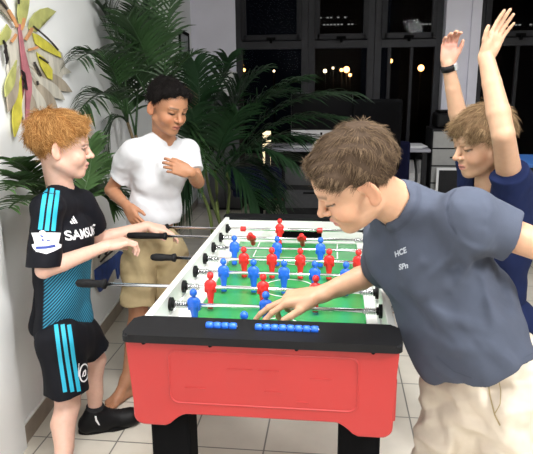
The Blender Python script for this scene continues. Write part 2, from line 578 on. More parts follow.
# pitch
def pitch_mat():
    m = mat('green_pitch', (0.035, 0.31, 0.085), 0.25, noise=0.12, nscale=7)
    return m


bm = bmesh.new(); bx(bm, (0, 0.0, ZP - 0.006), (0.575, 1.2, 0.012)); pitch = obj('pitch', bm, pitch_mat(), T)
bm = bmesh.new()
ZL = ZP + 0.0012


def line(a, b, w=0.005):
    d = Vector((b[0] - a[0], b[1] - a[1], 0)); n = Vector((-d.y, d.x, 0)).normalized() * w / 2
    A = Vector((a[0], a[1], ZL)); B = Vector((b[0], b[1], ZL))
    bm.faces.new([bm.verts.new(p) for p in (A + n, A - n, B - n, B + n)])


def arc(cx, cy, r, a0, a1, w=0.005, n=48):
    vs = []
    for i in range(n + 1):
        a = math.radians(a0 + (a1 - a0) * i / n)
        vs.append((bm.verts.new((cx + (r - w / 2) * math.cos(a), cy + (r - w / 2) * math.sin(a), ZL)),
                   bm.verts.new((cx + (r + w / 2) * math.cos(a), cy + (r + w / 2) * math.sin(a), ZL))))
    for p, q in zip(vs, vs[1:]): bm.faces.new((p[0], p[1], q[1], q[0]))


arc(0.012, 0.0, 0.088, 0, 360)
line((-0.26, 0), (-0.076, 0)); line((0.1, 0), (0.26, 0))
for s in (-1, 1):
    line((-0.16, s * 0.36), (0.18, s * 0.36)); line((-0.16, s * 0.36), (-0.16, s * 0.58)); line((0.18, s * 0.36), (0.18, s * 0.58))
    line((-0.08, s * 0.48), (0.10, s * 0.48)); line((-0.08, s * 0.48), (-0.08, s * 0.58)); line((0.10, s * 0.48), (0.10, s * 0.58))
    arc(0.012, s * 0.33, 0.06, 20 if s < 0 else 200, 160 if s < 0 else 340)
for x in (-0.21, -0.15, -0.09, 0.05, 0.13, 0.20): line((x, -0.415), (x + 0.045, -0.415), 0.006)
obj('pitch_markings', bm, M['white_lam'], pitch)
# legs
for sx in (-1, 1):
    for y in (-0.605, 0.58):
        bm = bmesh.new(); bx(bm, (sx * 0.233, y, 0.36), (0.10, 0.085, 0.68), 0.008)
        bx(bm, (sx * 0.233, y, 0.012), (0.112, 0.097, 0.024), 0.006)
        obj('leg', bm, M['black_matte'], T)


# players, rods
def player_bm(ang):
    bm = bmesh.new()
    prof = [(0.0, -0.066), (0.0095, -0.066), (0.0105, -0.058), (0.0085, -0.045), (0.011, -0.026), (0.0145, -0.008), (0.0165, 0.008),
            (0.0160, 0.018), (0.011, 0.0225), (0.0055, 0.0245), (0.0055, 0.027), (0.0098, 0.031), (0.0108, 0.037), (0.0092, 0.0435), (0.005, 0.0475), (0.0, 0.0485)]
    vs = lathe(bm, prof, 16)
    for v in bm.verts:
        k = 0.66 if v.co.z < 0.024 else 0.95
        v.co.y *= k
        if v.co.z < -0.05: v.co.y *= 1.5
    bx(bm, (0.0, 0.0, 0.0), (0.026, 0.02, 0.018), 0.004)        # the clamp round the rod
    for s in (-1, 1): bx(bm, (s * 0.0145, 0, 0.000), (0.008, 0.012, 0.032), 0.003)   # arms at the sides
    bmesh.ops.rotate(bm, verts=bm.verts, cent=(0, 0, 0), matrix=Matrix.Rotation(ang, 3, 'X'))
    return bm


def handle_bm(x0, x1):
    bm = bmesh.new()
    s = 1 if x1 > x0 else -1
    n = abs(x1 - x0)
    prof = [(0.0, 0), (0.010, 0.0), (0.0165, 0.004), (0.0150, 0.012), (0.0115, 0.018), (0.0120, 0.04), (0.0138, n * .55), (0.0138, n * .8), (0.0115, n - .006), (0.006, n), (0.0, n)]
    mt = Matrix.Rotation(s * PI / 2, 4, 'Y')
    lathe(bm, prof, 16, Matrix.Translation((x0, 0, 0)) @ mt)
    return bm


def spring_bm(x0, x1, r=0.0095, turns=7):
    bm = bmesh.new()
    n = turns * 12
    tube(bm, [(x0 + (x1 - x0) * i / n, r * math.cos(2 * PI * i / 12), r * math.sin(2 * PI * i / 12)) for i in range(n + 1)], 0.0014, 5)
    return bm


RZ = 0.80
# y, colour, player x, tilt, rod x range, handle (from, to), stoppers
rods = [(-0.525, 'blue_p', [-0.06], 0.1, (-0.335, 0.41), (0.36, 0.45), (-0.10, 0.02)),
        (-0.375, 'blue_p', [-0.228, -0.022], 0.05, (-0.335, 0.44), (0.42, 0.52), ()),
        (-0.225, 'red_p', [-0.212, -0.048, 0.112], -0.08, (-0.56, 0.40), (-0.545, -0.645), ()),
        (-0.075, 'blue_p', [-0.199, -0.098, 0.003, 0.104, 0.205], 0.0, (-0.335, 0.46), (0.44, 0.54), ()),
        (0.075, 'red_p', [-0.153, -0.053, 0.048, 0.149, 0.250], 0.05, (-0.42, 0.40), (-0.40, -0.495), ()),
        (0.225, 'blue_p', [-0.213, -0.049, 0.115], -0.1, (-0.335, 0.46), (0.44, 0.54), ()),
        (0.375, 'red_p', [-0.168, 0.037], 0.95, (-0.60, 0.38), (-0.52, -0.69), ()),
        (0.525, 'red_p', [-0.067], -0.1, (-0.58, 0.36), (-0.555, -0.66), (-0.225, 0.105))]
for (y, c, xs, ang, (xa, xb), (h0, h1), stops) in rods:
    bm = bmesh.new(); cyl(bm, (xa, y, RZ), (xb, y, RZ), 0.0058, seg=14)
    rd = obj('rod', bm, M['chrome'], T, smooth=True)

    def sub(name, bmm, mm, x=0.0, smooth=True):
        bmesh.ops.translate(bmm, verts=bmm.verts, vec=(x, y, RZ))
        return obj(name, bmm, mm, rd, smooth=smooth)
    for x in xs: sub('player', player_bm(ang), M[c], x)
    sub('handle', handle_bm(h0, h1), M['black_plastic'])
    for s in (-1, 1):
        bm = bmesh.new()
        lathe(bm, [(0.006, 0.284), (0.011, 0.284), (0.011, 0.290), (0.0195, 0.290), (0.0195, 0.2995), (0.009, 0.2998), (0.009, 0.3192), (0.016, 0.3195), (0.016, 0.325), (0.006, 0.325)],
              20, Matrix.Rotation(s * PI / 2, 4, 'Y'))
        sub('bushing', bm, M['black_plastic'], smooth=False)
        if not stops:
            lo, hi = (s * 0.283, s * 0.248)
            if min(abs(x - s * 0.25) for x in xs) > 0.02: sub('spring', spring_bm(lo, hi), M['chrome'])
    for x in stops:
        bm = bmesh.new(); cyl(bm, (-0.011, 0, 0), (0.011, 0, 0), 0.0115, seg=16); sub('stopper', bm, M[c], x, smooth=False)

# score beads on the front rail
for (x0, n) in ((-0.122, 4), (-0.006, 8)):
    bm = bmesh.new()
    ln = n * 0.0185
    cyl(bm, (x0 - 0.008, -0.655, 0.861), (x0 + ln - 0.008, -0.655, 0.861), 0.002, seg=8)
    sr = obj('score_wire', bm, M['chrome'], T)
    for i in range(n):
        bm = bmesh.new()
        lathe(bm, [(0.003, -0.0085), (0.0072, -0.0085), (0.0085, -0.004), (0.0085, 0.004), (0.0072, 0.0085), (0.003, 0.0085)], 14,
              Matrix.Translation((x0 + i * 0.0185, -0.655, 0.8615)) @ Matrix.Rotation(PI / 2, 4, 'Y'))
        obj('score_bead', bm, M['blue_p'], sr, smooth=True)
# ------------------------------------------------------------------ organic shapes: smooth unions, polygonised
def V3(*a): return np.array(a if len(a) > 1 else a[0], dtype=np.float64)


def unit(v):
    v = np.asarray(v, dtype=np.float64); return v / np.linalg.norm(v)


def smin(a, b, k):
    if k <= 0: return np.minimum(a, b)
    h = np.maximum(k - np.abs(a - b), 0) / k
    return np.minimum(a, b) - h * h * k * 0.25


class Shape:
    """a list of rounded solids, blended one after the other and turned into one mesh"""
    def __init__(s): s.ops = []

    def _add(s, op, fn, lo, hi, k): s.ops.append((op, fn, np.minimum(lo, hi), np.maximum(lo, hi), k))

    def limb(s, a, b, ra, rb, k=0.012, op='add', flat_b=False, flat_a=False, squash=None):
        a = V3(a); b = V3(b); r = max(ra, rb)
        ab = b - a; L2 = float(ab @ ab) + 1e-12; L = math.sqrt(L2); u = ab / L

        def fn(p):
            q = p - a
            if squash is not None:
                dirn, f = squash
                q = q + (q @ dirn)[..., None] * dirn * (1 / f - 1)
            h = np.clip(q @ ab / L2, 0, 1)
            d = np.linalg.norm(q - h[..., None] * ab, axis=-1) - (ra + (rb - ra) * h)
            if squash is not None: d = d * 0.85
            if flat_b: d = np.maximum(d, q @ u - L)
            if flat_a: d = np.maximum(d, -(q @ u))
            return d
        n = max(1, int(L / 0.12))
        if n == 1 or squash is not None or op != 'add' or flat_a or flat_b:
            s._add(op, fn, np.minimum(a, b) - r, np.maximum(a, b) + r, k)
        else:
            for i in range(n):
                t0, t1 = i / n, (i + 1) / n
                p, q = a + ab * t0, a + ab * t1
                s.limb_raw(p, q, ra + (rb - ra) * t0, ra + (rb - ra) * t1, k if i == 0 else 0.002)
        return s

    def limb_raw(s, a, b, ra, rb, k):
        ab = b - a; L2 = float(ab @ ab) + 1e-12; r = max(ra, rb)

        def fn(p):
            q = p - a
            h = np.clip(q @ ab / L2, 0, 1)
            return np.linalg.norm(q - h[..., None] * ab, axis=-1) - (ra + (rb - ra) * h)
        s._add('add', fn, np.minimum(a, b) - r, np.maximum(a, b) + r, k)

    def chain(s, pts, rad, k=0.012):
        for i in range(len(pts) - 1): s.limb(pts[i], pts[i + 1], rad[i], rad[i + 1], k if i == 0 else 0.004)
        return s

    def ell(s, c, rad, ax=None, k=0.012, op='add'):
        c = V3(c); rad = V3(rad); A = np.eye(3) if ax is None else np.array(ax)     # rows: the axes

        def fn(p):
            q = (p - c) @ A.T
            k0 = np.linalg.norm(q / rad, axis=-1); k1 = np.linalg.norm(q / rad ** 2, axis=-1) + 1e-9
            return k0 * (k0 - 1) / k1
        e = np.abs(A.T * rad).sum(1)
        s._add(op, fn, c - e, c + e, k)
        return s

    def box(s, c, half, ax=None, r=0.004, k=0.004, op='add'):
        c = V3(c); half = V3(half); A = np.eye(3) if ax is None else np.array(ax)

        def fn(p):
            q = np.abs((p - c) @ A.T) - half + r
            return np.linalg.norm(np.maximum(q, 0), axis=-1) + np.minimum(q.max(-1), 0) - r
        e = np.abs(A.T * half).sum(1)
        s._add(op, fn, c - e, c + e, k)
        return s

    def cut(s, o, n, k=0.0, lo=None, hi=None):
        """keep what lies behind the plane (o, n)"""
        o = V3(o); n = unit(n)
        s.ops.append(('cut', lambda p: (p - o) @ n, lo, hi, k))
        return s

    def ridge(s, pts, r=0.006, k=0.02):
        """a cloth fold running along the points"""
        for a, b in zip(pts, pts[1:]): s.limb(a, b, r, r, k)
        return s

    def mesh(s, h=0.003, disp=None):
        adds = [o for o in s.ops if o[0] == 'add']
        lo = np.min([o[2] for o in adds], 0) - 0.02; hi = np.max([o[3] for o in adds], 0) + 0.02
        n = np.ceil((hi - lo) / h).astype(int) + 1
        ax = [lo[i] + h * np.arange(n[i]) for i in range(3)]
        D = np.full(n, 1.0, dtype=np.float32)
        for op, fn, l, u, k in s.ops:
            if l is None: i0, i1 = np.zeros(3, int), n
            else:
                pad = k + 2.5 * h
                i0 = np.clip(np.floor((l - pad - lo) / h).astype(int), 0, n); i1 = np.clip(np.ceil((u + pad - lo) / h).astype(int) + 1, 0, n)
            if (i1 <= i0).any(): continue
            sl = tuple(slice(a, b) for a, b in zip(i0, i1))
            P = np.stack(np.meshgrid(ax[0][sl[0]], ax[1][sl[1]], ax[2][sl[2]], indexing='ij'), -1)
            d = fn(P)
            if op == 'add': D[sl] = smin(D[sl], d, k)
            elif op == 'sub': D[sl] = -smin(-D[sl], d, k)
            else: D[sl] = -smin(-D[sl], -d, k) if k > 0 else np.maximum(D[sl], d)
        if disp is not None:
            I = np.nonzero(np.abs(D) < 0.03)
            P = np.stack([ax[i][I[i]] for i in range(3)], -1)
            D[I] += disp(P)
        return surface_nets(D, lo, h)


def surface_nets(D, lo, h):
    S = D < 0
    nx, ny, nz = D.shape
    c = np.zeros((nx - 1, ny - 1, nz - 1), np.uint8)
    for i in (0, 1):
        for j in (0, 1):
            for k in (0, 1):
                c += S[i:nx - 1 + i, j:ny - 1 + j, k:nz - 1 + k]
    act = np.nonzero((c > 0) & (c < 8))
    flat = np.ravel_multi_index(act, c.shape)
    A = np.stack(act, -1)
    corner = np.zeros((len(A), 2, 2, 2), np.float32)
    for i in (0, 1):
        for j in (0, 1):
            for k in (0, 1):
                corner[:, i, j, k] = D[A[:, 0] + i, A[:, 1] + j, A[:, 2] + k]
    acc = np.zeros((len(A), 3)); cnt = np.zeros(len(A))
    for ax_ in range(3):
        for u in (0, 1):
            for v in (0, 1):
                idx0 = [u, v]; idx0.insert(ax_, 0); idx1 = [u, v]; idx1.insert(ax_, 1)
                d0 = corner[(slice(None),) + tuple(idx0)]; d1 = corner[(slice(None),) + tuple(idx1)]
                m = (d0 < 0) != (d1 < 0)
                t = np.where(m, d0 / np.where(m, d0 - d1, 1), 0)
                p = np.zeros((len(A), 3)); p[:, :] = idx0; p[:, ax_] = t
                acc[m] += p[m]; cnt[m] += 1
    Vt = lo + h * (A + acc / cnt[:, None])
    quads = []

    def find(ix):
        f = np.ravel_multi_index((ix[:, 0], ix[:, 1], ix[:, 2]), c.shape)
        return np.searchsorted(flat, f)
    for ax_ in range(3):
        sl0 = [slice(None)] * 3; sl1 = [slice(None)] * 3
        sl0[ax_] = slice(0, -1); sl1[ax_] = slice(1, None)
        a, b = S[tuple(sl0)], S[tuple(sl1)]
        E = np.stack(np.nonzero(a != b), -1)
        o1, o2 = (ax_ + 1) % 3, (ax_ + 2) % 3
        ok = (E[:, o1] > 0) & (E[:, o2] > 0) & (E[:, o1] < D.shape[o1] - 1) & (E[:, o2] < D.shape[o2] - 1)
        E = E[ok]
        inside = S[E[:, 0], E[:, 1], E[:, 2]]
        q = []
        for du, dv in ((-1, -1), (0, -1), (0, 0), (-1, 0)):
            ix = E.copy(); ix[:, o1] += du; ix[:, o2] += dv
            q.append(find(ix))
        q = np.stack(q, -1)
        q[~inside] = q[~inside][:, ::-1]
        quads.append(q)
    return Vt, np.concatenate(quads)


def np_mesh(name, Vt, Q, smooth=True, col=None):
    me = bpy.data.meshes.new(name)
    k = Q.shape[1]
    me.vertices.add(len(Vt)); me.vertices.foreach_set('co', np.ascontiguousarray(Vt, dtype=np.float32).ravel())
    me.loops.add(Q.size); me.loops.foreach_set('vertex_index', np.ascontiguousarray(Q, dtype=np.int32).ravel())
    me.polygons.add(len(Q)); me.polygons.foreach_set('loop_start', np.arange(0, Q.size, k, dtype=np.int32))
    me.polygons.foreach_set('loop_total', np.full(len(Q), k, dtype=np.int32))
    me.update(calc_edges=True); me.validate()
    me.polygons.foreach_set('use_smooth', np.full(len(me.polygons), smooth, dtype=bool))
    if col is not None:
        at_ = me.color_attributes.new('tint', 'FLOAT_COLOR', 'POINT')
        c = np.ones((len(Vt), 4), np.float32); c[:, :3] = col
        at_.data.foreach_set('color', c.ravel())
    return me


def relax(Vt, Q, it=2, f=0.5):
    n = len(Vt)
    e = np.concatenate([Q[:, [0, 1]], Q[:, [1, 2]], Q[:, [2, 3]], Q[:, [3, 0]]])
    for _ in range(it):
        acc = np.zeros_like(Vt); cnt = np.zeros(n)
        for i in range(3):
            acc[:, i] = np.bincount(e[:, 0], Vt[e[:, 1], i], n) + np.bincount(e[:, 1], Vt[e[:, 0], i], n)
        cnt = np.bincount(e[:, 0], minlength=n) + np.bincount(e[:, 1], minlength=n)
        Vt = Vt + f * (acc / cnt[:, None] - Vt)
    return Vt


# ------------------------------------------------------------------ parts of a person
class Frame:
    """local axes: x = the person's right, y = the way they face, z = up"""
    def __init__(s, o, fwd, up, scale=1.0):
        s.o = V3(o); s.y = unit(fwd)
        x = np.cross(s.y, unit(up)); s.x = unit(x); s.z = np.cross(s.x, s.y); s.s = scale
        s.A = np.stack([s.x, s.y, s.z])

    def w(s, x, y, z): return s.o + s.s * (x * s.x + y * s.y + z * s.z)
    def loc(s, p): return ((p - s.o) @ s.A.T) / s.s


def head(S, F, neck_to, neck_r=0.046, gaze=0.0, jaw=1.0):
    """F: frame at the middle of the head; 0.21 m from chin to crown at scale 1"""
    s = F.s
    def E(c, r, k, op='add', tilt=None):
        S.ell(F.w(*c), V3(r) * s, F.A, k * s, op)
    def Lm(a, b, ra, rb, k, op='add'):
        S.limb(F.w(*a), F.w(*b), ra * s, rb * s, k * s, op)
    E((0, -0.014, 0.030), (0.071, 0.090, 0.074), 0.01)
    E((0, 0.012, 0.022), (0.066, 0.070, 0.062), 0.02)
    E((0, 0.026, -0.036), (0.056, 0.054, 0.066), 0.02)
    for m in (-1, 1):
        Lm((m * 0.046, -0.004, -0.055), (m * 0.014, 0.056, -0.088), 0.018, 0.014, 0.022)
        E((m * 0.034, 0.052, -0.036), (0.024, 0.026, 0.024), 0.018)
    E((0, 0.066, -0.089), (0.017 * jaw, 0.014, 0.014), 0.018)
    # mouth mound
    E((0, 0.067, -0.060), (0.024, 0.018, 0.020), 0.016)
    # neck
    S.limb(F.w(0, -0.022, -0.045), neck_to, neck_r * s, neck_r * 1.12 * s, 0.022)
    # eye sockets
    for m in (-1, 1):
        E((m * 0.031, 0.086, 0.002), (0.018, 0.017, 0.0105), 0.010, 'sub')
        Lm((m * 0.014, 0.081, 0.015), (m * 0.044, 0.070, 0.0165), 0.0055, 0.005, 0.012)
    # nose
    Lm((0, 0.078, 0.008), (0, 0.096, -0.026), 0.0065, 0.0092, 0.009)
    E((0, 0.1005, -0.0285), (0.0098, 0.0085, 0.0085), 0.006)
    for m in (-1, 1):
        E((m * 0.0115, 0.087, -0.0315), (0.0072, 0.0085, 0.0065), 0.005)
    # lips
    Lm((-0.017, 0.078, -0.0590), (0, 0.0868, -0.0555), 0.0042, 0.0056, 0.005); Lm((0, 0.0868, -0.0555), (0.017, 0.078, -0.0590), 0.0056, 0.0042, 0.004)
    Lm((-0.014, 0.078, -0.0660), (0.014, 0.078, -0.0660), 0.0055, 0.0055, 0.006); E((0, 0.0835, -0.0670), (0.011, 0.0062, 0.0058), 0.005)
    Lm((-0.021, 0.084, -0.0618), (0.021, 0.084, -0.0618), 0.0018, 0.0018, 0.003, 'sub'); Lm((-0.012, 0.0905, -0.0615), (0.012, 0.0905, -0.0615), 0.0018, 0.0018, 0.003, 'sub')
    # lids
    u = 0.0042 - 0.0052 * gaze
    for m in (-1, 1):
        for z, a, r in ((u, 0.0035, 0.0034), (-0.0062, 0.0, 0.0030)):
            Lm((m * 0.0165, 0.0735, -0.001), (m * 0.030, 0.0785, z), r * .7, r, 0.003)
            Lm((m * 0.030, 0.0785, z), (m * 0.0440, 0.0685, -0.0005), r, r * .7, 0.003)
    if gaze > 0.5:                                       # lowered upper lids
        for m in (-1, 1): E((m * 0.0305, 0.0655, 0.0048), (0.0155, 0.0128, 0.0075), 0.003)
    # ears
    for m in (-1, 1):
        ex = unit(F.x * m * 0.55 - F.y * 0.83); ez = unit(F.z * 0.97 - F.y * 0.22); ey = np.cross(ez, ex)
        S.ell(F.w(m * 0.0755, -0.014, -0.012), V3(0.0165, 0.0060, 0.0270) * s, np.stack([ex, ey, ez]), 0.007 * s)
        S.ell(F.w(m * 0.0735, -0.006, -0.034), V3(0.009, 0.006, 0.010) * s, np.stack([ex, ey, ez]), 0.007 * s)
        S.ell(F.w(m * 0.0835, -0.010, -0.010), V3(0.0095, 0.0050, 0.0180) * s, np.stack([ex, ey, ez]), 0.004 * s, 'sub')


def head_tint(F, P, C, skin, lip, brow, gaze=0.0, lash=0.003):
    q = F.loc(P)
    ax = np.abs(q[:, 0]); y = q[:, 1]; z = q[:, 2]
    nearh = (np.linalg.norm(q, axis=1) < 0.16)
    def mixin(mask, col, a=1.0):
        m = (np.clip(mask, 0, 1) * nearh)[:, None] * a
        C[:] = C * (1 - m) + np.array(col) * m
    g = lambda d, w: np.exp(-(d / w) ** 2)
    # blush
    mixin(g(np.sqrt((ax - 0.04) ** 2 + (z + 0.035) ** 2), 0.022) * (y > 0.03), skin * np.array([1.02, 0.78, 0.72]), 0.6)
    mixin(g(np.sqrt(ax ** 2 + (z + 0.03) ** 2), 0.013) * (y > 0.085), skin * np.array([1.0, 0.80, 0.76]), 0.5)
    mixin(((ax > 0.069) & (z > -0.045) & (z < 0.02) & (y < 0.01)).astype(float), skin * np.array([1.0, 0.78, 0.72]), 0.6)
    # lips
    mixin(((ax < 0.021) & (np.abs(z + 0.0612) < 0.0105 * (1 - (ax / 0.024) ** 2)) & (y > 0.07)).astype(float), lip, 0.85)
    mixin(g(z + 0.0618, 0.0022) * (ax < 0.020) * (y > 0.07), np.array(lip) * 0.25, 0.85)
    # nostrils
    mixin(g(np.sqrt((ax - 0.0065) ** 2 + (z + 0.0385) ** 2), 0.0035) * (y > 0.078), skin * 0.25, 0.8)
    # brows
    zb = 0.0185 + 0.10 * (ax - 0.012) - 3.2 * np.clip(ax - 0.03, 0, 1) ** 2 * 1.8
    mixin(g(z - zb, 0.0036) * (ax > 0.010) * (ax < 0.048) * (y > 0.045), brow, 0.85)
    # lash line along the upper lid
    u = 0.0042 - 0.0052 * gaze
    zl = np.interp(ax, [0.015, 0.030, 0.045], [-0.002, u - 0.0032, -0.0018])
    mixin(g(z - zl + (lash - 0.003) * 0.6, lash) * (ax > 0.0165) * (ax < 0.0455) * (y > 0.055), np.array(brow) * 0.25, 0.9)


def eyes(F, parent, iris, gaze=0.0, turn=0.0):
    for m in (-1, 1):
        bm = bmesh.new(); bmesh.ops.create_uvsphere(bm, u_segments=20, v_segments=14, radius=0.0116 * F.s)
        fw = unit(F.y - F.z * (0.15 + 0.5 * gaze) + F.x * turn)
        c = F.w(m * 0.0305, 0.0648, -0.0012)
        me = bpy.data.meshes.new('eye')
        for f in bm.faces: f.smooth = True
        lay = bm.verts.layers.float_color.new('tint')
        for v in bm.verts:
            d = v.co.normalized().dot(Vector(fw))
            v[lay] = (*((0.012, 0.008, 0.006) if d > 0.965 else iris if d > 0.86 else (0.30, 0.25, 0.23)), 1)
            v.co = v.co + Vector(c)
        bm.to_mesh(me); bm.free()
        link('eye', me, M['eye'], parent)


def hand(S, wrist, d, n, side, curl, scale=1.0, spread=0.10, thumb=(0.7, 0.35, 0.3), ext=None):
    """d: along the hand, n: out of the palm, side 'R'/'L'; curl: per finger three bends towards the palm (radians)"""
    d = unit(d); n = unit(n - (V3(n) @ d) * d)
    t = np.cross(d, n) if side == 'R' else np.cross(n, d)          # towards the thumb
    s = scale
    W = V3(wrist)
    A = np.stack([t, d, n])
    S.limb(W - d * 0.01 * s, W + d * 0.03 * s, 0.0225 * s, 0.024 * s, 0.015 * s, squash=(n, 0.72))
    S.box(W + d * 0.048 * s, V3(0.0335, 0.040, 0.0125) * s, A, 0.011 * s, 0.012 * s)
    S.ell(W + d * 0.035 * s + t * 0.022 * s + n * 0.009 * s, V3(0.016, 0.028, 0.012) * s, A, 0.010 * s)     # ball of the thumb
    S.ell(W + d * 0.035 * s - t * 0.020 * s + n * 0.006 * s, V3(0.013, 0.028, 0.010) * s, A, 0.010 * s)
    lens = [(0.041, 0.025, 0.020), (0.045, 0.029, 0.021), (0.042, 0.027, 0.020), (0.033, 0.020, 0.018)]
    base = [(0.0255, 0.083), (0.0085, 0.087), (-0.0085, 0.084), (-0.0250, 0.077)]
    rad = [(0.0088, 0.0080, 0.0072), (0.0090, 0.0082, 0.0074), (0.0086, 0.0079, 0.0071), (0.0076, 0.0069, 0.0062)]
    for i in range(4):
        sp = spread * (1.5 - i)
        dd = unit(d * math.cos(sp) + t * math.sin(sp))
        p = W + (t * base[i][0] + d * base[i][1]) * s
        S.limb(W + (t * base[i][0] * 0.8 + d * 0.05) * s, p, 0.010 * s, rad[i][0] * 1.08 * s, 0.006 * s)
        a = 0.0
        for j in range(3):
            a += curl[i][j]
            v = dd * math.cos(a) + n * math.sin(a)
            q = p + v * lens[i][j] * s
            S.limb(p, q, rad[i][j] * s, (rad[i][j + 1] if j < 2 else rad[i][2] * 0.86) * s, 0.003 * s)
            p = q
    # thumb: out of the side of the palm near its base
    out, fwd_, close = thumb
    p = W + (t * 0.020 + d * 0.022 + n * 0.006) * s
    v = unit(t * out + d * fwd_ + n * close)
    q = p + v * 0.034 * s; S.limb(p, q, 0.0135 * s, 0.0105 * s, 0.008 * s)
    v2 = unit(v + d * 0.35 + n * 0.15 - t * 0.15); q2 = q + v2 * 0.028 * s; S.limb(q, q2, 0.0100 * s, 0.0090 * s, 0.004 * s)
    v3 = unit(v2 + d * 0.25 - t * 0.1); q3 = q2 + v3 * 0.020 * s; S.limb(q2, q3, 0.0090 * s, 0.0072 * s, 0.003 * s)


def arm(S, sh, el, wr, s=1.0):
    sh, el, wr = V3(sh), V3(el), V3(wr)
    m = sh + (el - sh) * 0.45
    S.chain([sh, m, el], [0.042 * s, 0.0365 * s, 0.0325 * s], 0.02)
    f = el + (wr - el) * 0.28
    S.chain([el, f, el + (wr - el) * 0.65, wr], [0.0322 * s, 0.0338 * s, 0.0275 * s, 0.0218 * s], 0.005)


def leg(S, hp, kn, an, s=1.0, back=(0, 0, 0)):
    hp, kn, an = V3(hp), V3(kn), V3(an)
    S.chain([hp, hp + (kn - hp) * 0.5, kn], [0.078 * s, 0.064 * s, 0.048 * s], 0.03)
    c = kn + (an - kn) * 0.30 + V3(back) * 0.012
    S.chain([kn, c, kn + (an - kn) * 0.62, an], [0.0475 * s, 0.047 * s, 0.036 * s, 0.0285 * s], 0.006)


def bare_foot(S, an, heel_dir, s=1.0):
    """ankle, direction of the toes on the floor"""
    an = V3(an); d = unit(V3(heel_dir[0], heel_dir[1], 0)); t = V3(-d[1], d[0], 0)
    z0 = 0.0
    P = lambda a, b, z: V3(an[0], an[1], 0) + d * a * s + t * b * s + V3(0, 0, z * s + z0)
    S.limb(an, P(-0.022, 0, 0.030), 0.029 * s, 0.029 * s, 0.02)
    S.limb(an, P(0.07, 0, 0.034), 0.030 * s, 0.026 * s, 0.025)
    S.limb(P(-0.02, 0, 0.024), P(0.10, 0.012, 0.022), 0.024 * s, 0.022 * s, 0.02)
    S.limb(P(0.05, -0.015, 0.022), P(0.115, -0.022, 0.018), 0.022 * s, 0.018 * s, 0.02)
    for i, b in enumerate((0.026, 0.008, -0.008, -0.022, -0.034)):
        r = 0.0125 if i == 0 else 0.0092
        S.limb(P(0.11 - i * i * 0.0022, b, 0.016), P(0.155 - i * i * 0.0025 - 0.004 * i, b * 1.1, 0.0115), r * s, r * 0.92 * s, 0.004)


def torso(S, pel, chest, neck, shR, shL, hipR, hipL, s=1.0):
    pel, chest, neck, shR, shL, hipR, hipL = map(V3, (pel, chest, neck, shR, shL, hipR, hipL))
    right = unit(shR - shL); up = unit(neck - pel); fw = unit(np.cross(up, right))
    S.limb(hipR, hipL, 0.082 * s, 0.082 * s, 0.03, squash=(fw, 0.86))
    mid = (pel + chest) / 2
    side = unit(np.cross(fw, up))
    for m in (-1, 1):
        S.limb(pel + side * m * 0.03 * s, chest + side * m * 0.045 * s, 0.078 * s, 0.082 * s, 0.04, squash=(fw, 0.80))
    S.ell(chest, V3(0.128, 0.090, 0.135) * s, np.stack([side, fw, up]), 0.04)
    S.limb(shR, shL, 0.040 * s, 0.040 * s, 0.02)
    for sh in (shR, shL): S.limb(neck, sh, 0.034 * s, 0.032 * s, 0.02)


def wrinkle(P, amp, f, seed, stretch=(1, 1, 1)):
    """soft cloth folds: warped sine waves"""
    r = np.random.RandomState(seed)
    q = P * np.array(stretch)
    out = np.zeros(len(P))
    for i in range(4):
        k = r.normal(size=3); k /= np.linalg.norm(k); k2 = r.normal(size=3)
        w = f * (0.7 + 0.6 * r.rand())
        ph = r.rand() * 6
        v = np.sin(w * (q @ k) + 1.6 * np.sin(w * 0.45 * (q @ k2) + ph) + ph)
        out += v * np.abs(v) ** 0.5 * (1.0 / (1 + 0.3 * i))
    return out * amp * 0.5


